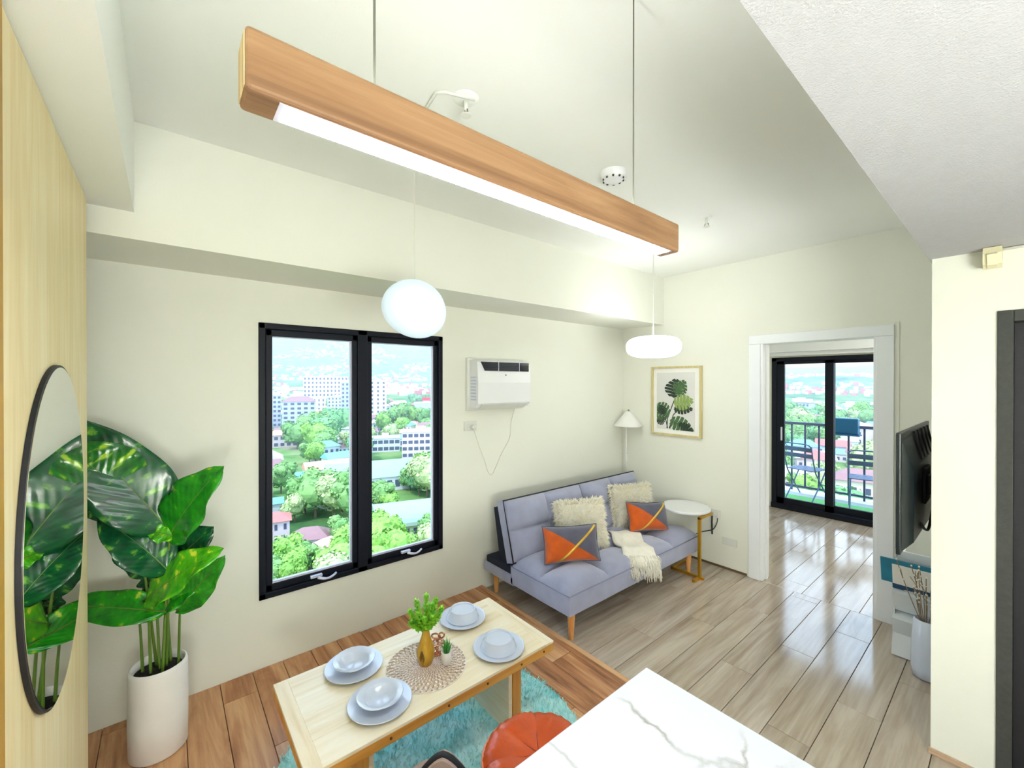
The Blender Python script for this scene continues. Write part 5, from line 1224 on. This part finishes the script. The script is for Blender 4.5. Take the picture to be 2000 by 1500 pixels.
for az, d, w, k_ in ((75.6,160,15,'t_mid'),(73.6,158,14,'t_olive'),(72.6,163,15,'t_mid'),(76.8,166,12,'t_mid'),(74.6,170,13,'t_olive'),(71.4,150,13,'t_mid'),(77.9,158,9,'t_olive'),
    (79.2,116,9,'t_lime'),(78.0,108,8,'t_lime'),(76.9,114,7,'t_mid'),(74.0,98,9,'t_olive'),(72.7,103,10,'t_lime'),(71.9,115,10,'t_lime'),(75.6,96,7,'t_olive'),(72.4,126,9,'t_mid'),(79.8,108,7,'t_mid'),
    (67.6,110,13,'t_lime'),(66.4,106,11,'t_lime'),(68.4,102,9,'t_lime'),(61.9,112,9,'t_olive'),(62.8,104,7,'t_mid'),(61.2,120,9,'t_mid'),
    (63.0,178,12,'t_dark'),(61.9,174,16,'t_olive'),(61.0,186,16,'t_mid'),(64.2,186,10,'t_mid'),(67.8,160,10,'t_mid'),(66.9,156,7,'t_lime'),(62.4,196,14,'t_lime'),
    (75.4,300,20,'t_lime'),(74.6,290,16,'t_mid'),(74.2,330,22,'t_dark'),(72.2,360,26,'t_dark'),(73.5,420,22,'t_dark'),(77.6,330,18,'t_mid'),(76.6,360,22,'t_mid'),(71.6,300,14,'t_olive'),(75.6,262,13,'t_lime'),(76.3,268,12,'t_mid'),
    (66.0,420,24,'t_mid'),(64.4,430,22,'t_lime'),(63.0,440,20,'t_mid'),(67.6,400,18,'t_lime'),(65.2,380,16,'t_lime'),(62.0,400,22,'t_mid')):
    tree(az, d, w, k_); pl_pts.append((bearing(az, d), w*0.5))
cnt = 0; tries = 0
while cnt < 190 and tries < 20000:
    tries += 1
    az = rnd.uniform(56, 85) if rnd.random() < 0.65 else rnd.uniform(3, 23)
    d = (105 if az > 50 else 90)*math.exp(rnd.random()*2.0); w = rnd.uniform(8,15)*(1+d/900); p = bearing(az, d)
    if any((p-q).length < r_+w*0.55 for q, r_ in pl_pts): continue
    if az > 50 and any(abs(a-az) < math.degrees(0.8*sz/dd) and 0 < dd-d < 110 for a, dd, sz in placed): continue
    pl_pts.append((p, w*0.52)); cnt += 1; tree(az, d, w, rnd.choice(('t_lime','t_mid','t_mid','t_dark','t_olive')))

# the same city goes on beside the view: more houses and single trees, then wooded ground nobody could count
cnt = 0; tries = 0
while cnt < 95 and tries < 4000:
    tries += 1; az = rnd.uniform(85, 112); d = 130*math.exp(rnd.random()*1.8); p = bearing(az, d); sz = rnd.uniform(9, 15)*(1+d/1400)
    if any((p-q).length < sz*0.8+r_ for q, r_ in pl_pts): continue
    pl_pts.append((p, sz*0.7)); cnt += 1
    if cnt % 5 < 3: small(az, d, sz, rnd.choice(roofs)[0], rnd.choice(('bwhite','bpink','bcream','bgrey')), rnd.choice((1,1,2)))
    else:
        kd = rnd.choice(('t_lime','t_mid','t_dark','t_olive')); tree(az, d, sz*1.2, kd, f'{"tall" if sz > 13 else "rounded"} {tw_[kd]} tree at the outer edge of the city beyond the window')
mb = MB(); bm = bmesh.new(); bmesh.ops.create_icosphere(bm, subdivisions=2, radius=1); bm.verts.index_update()
iv = [v.co.copy() for v in bm.verts]; fi = [[v.index for v in f_.verts] for f_ in bm.faces]; bm.free()
for k in range(700):
    az = rnd.uniform(84, 114) if rnd.random() < 0.6 else rnd.uniform(40, 57); d = 85*math.exp(rnd.random()*2.35); p = bearing(az, d); w_ = rnd.uniform(4, 8)*(1+d/900)
    if any((p-q).length < r_+w_*0.8 for q, r_ in pl_pts): continue
    g = terr(p.x, p.y)
    mb.add([Vector((p.x,p.y,g+w_*0.7))+v*w_*(1+0.25*noise.noise(v*2.3+Vector((k,0,0)))) for v in iv], fi)
tag(mb.build('woodland', 'mid_wood', None, True), 'dense green tree cover on the edges of the valley', 'woodland', None, 'stuff')

# daytime haze between the city and the hills: one thin volume
hz = MB(); V = []; F = []; na = 26
for r_ in (140, 9000):
    for j in range(na+1):
        a = R(-24+148*j/na)
        for z in (-120, 420): V.append((r_*math.cos(a), r_*math.sin(a), z))
n2 = (na+1)*2
for j in range(na):
    q = 2*j; F += [(q,q+2,q+3,q+1), (n2+q,n2+q+1,n2+q+3,n2+q+2), (q+1,q+3,n2+q+3,n2+q+1), (q,n2+q,n2+q+2,q+2)]
F += [(0,1,n2+1,n2), (2*na,n2+2*na,n2+2*na+1,2*na+1)]
hm = bpy.data.materials.new('thin_haze'); hm.use_nodes = True; n = hm.node_tree; n.nodes.clear()
ho = n.nodes.new('ShaderNodeOutputMaterial'); hv = n.nodes.new('ShaderNodeVolumeScatter'); hv.inputs['Density'].default_value = 0.0004; hv.inputs['Color'].default_value = (0.62, 0.80, 1.0, 1); hv.inputs['Anisotropy'].default_value = 0.0
n.links.new(hv.outputs[0], ho.inputs['Volume'])
ho_ = hz.add(V, F).build('distant_haze', hm); tag(ho_, 'thin pale haze lying over the far hills', 'haze', None, 'stuff')
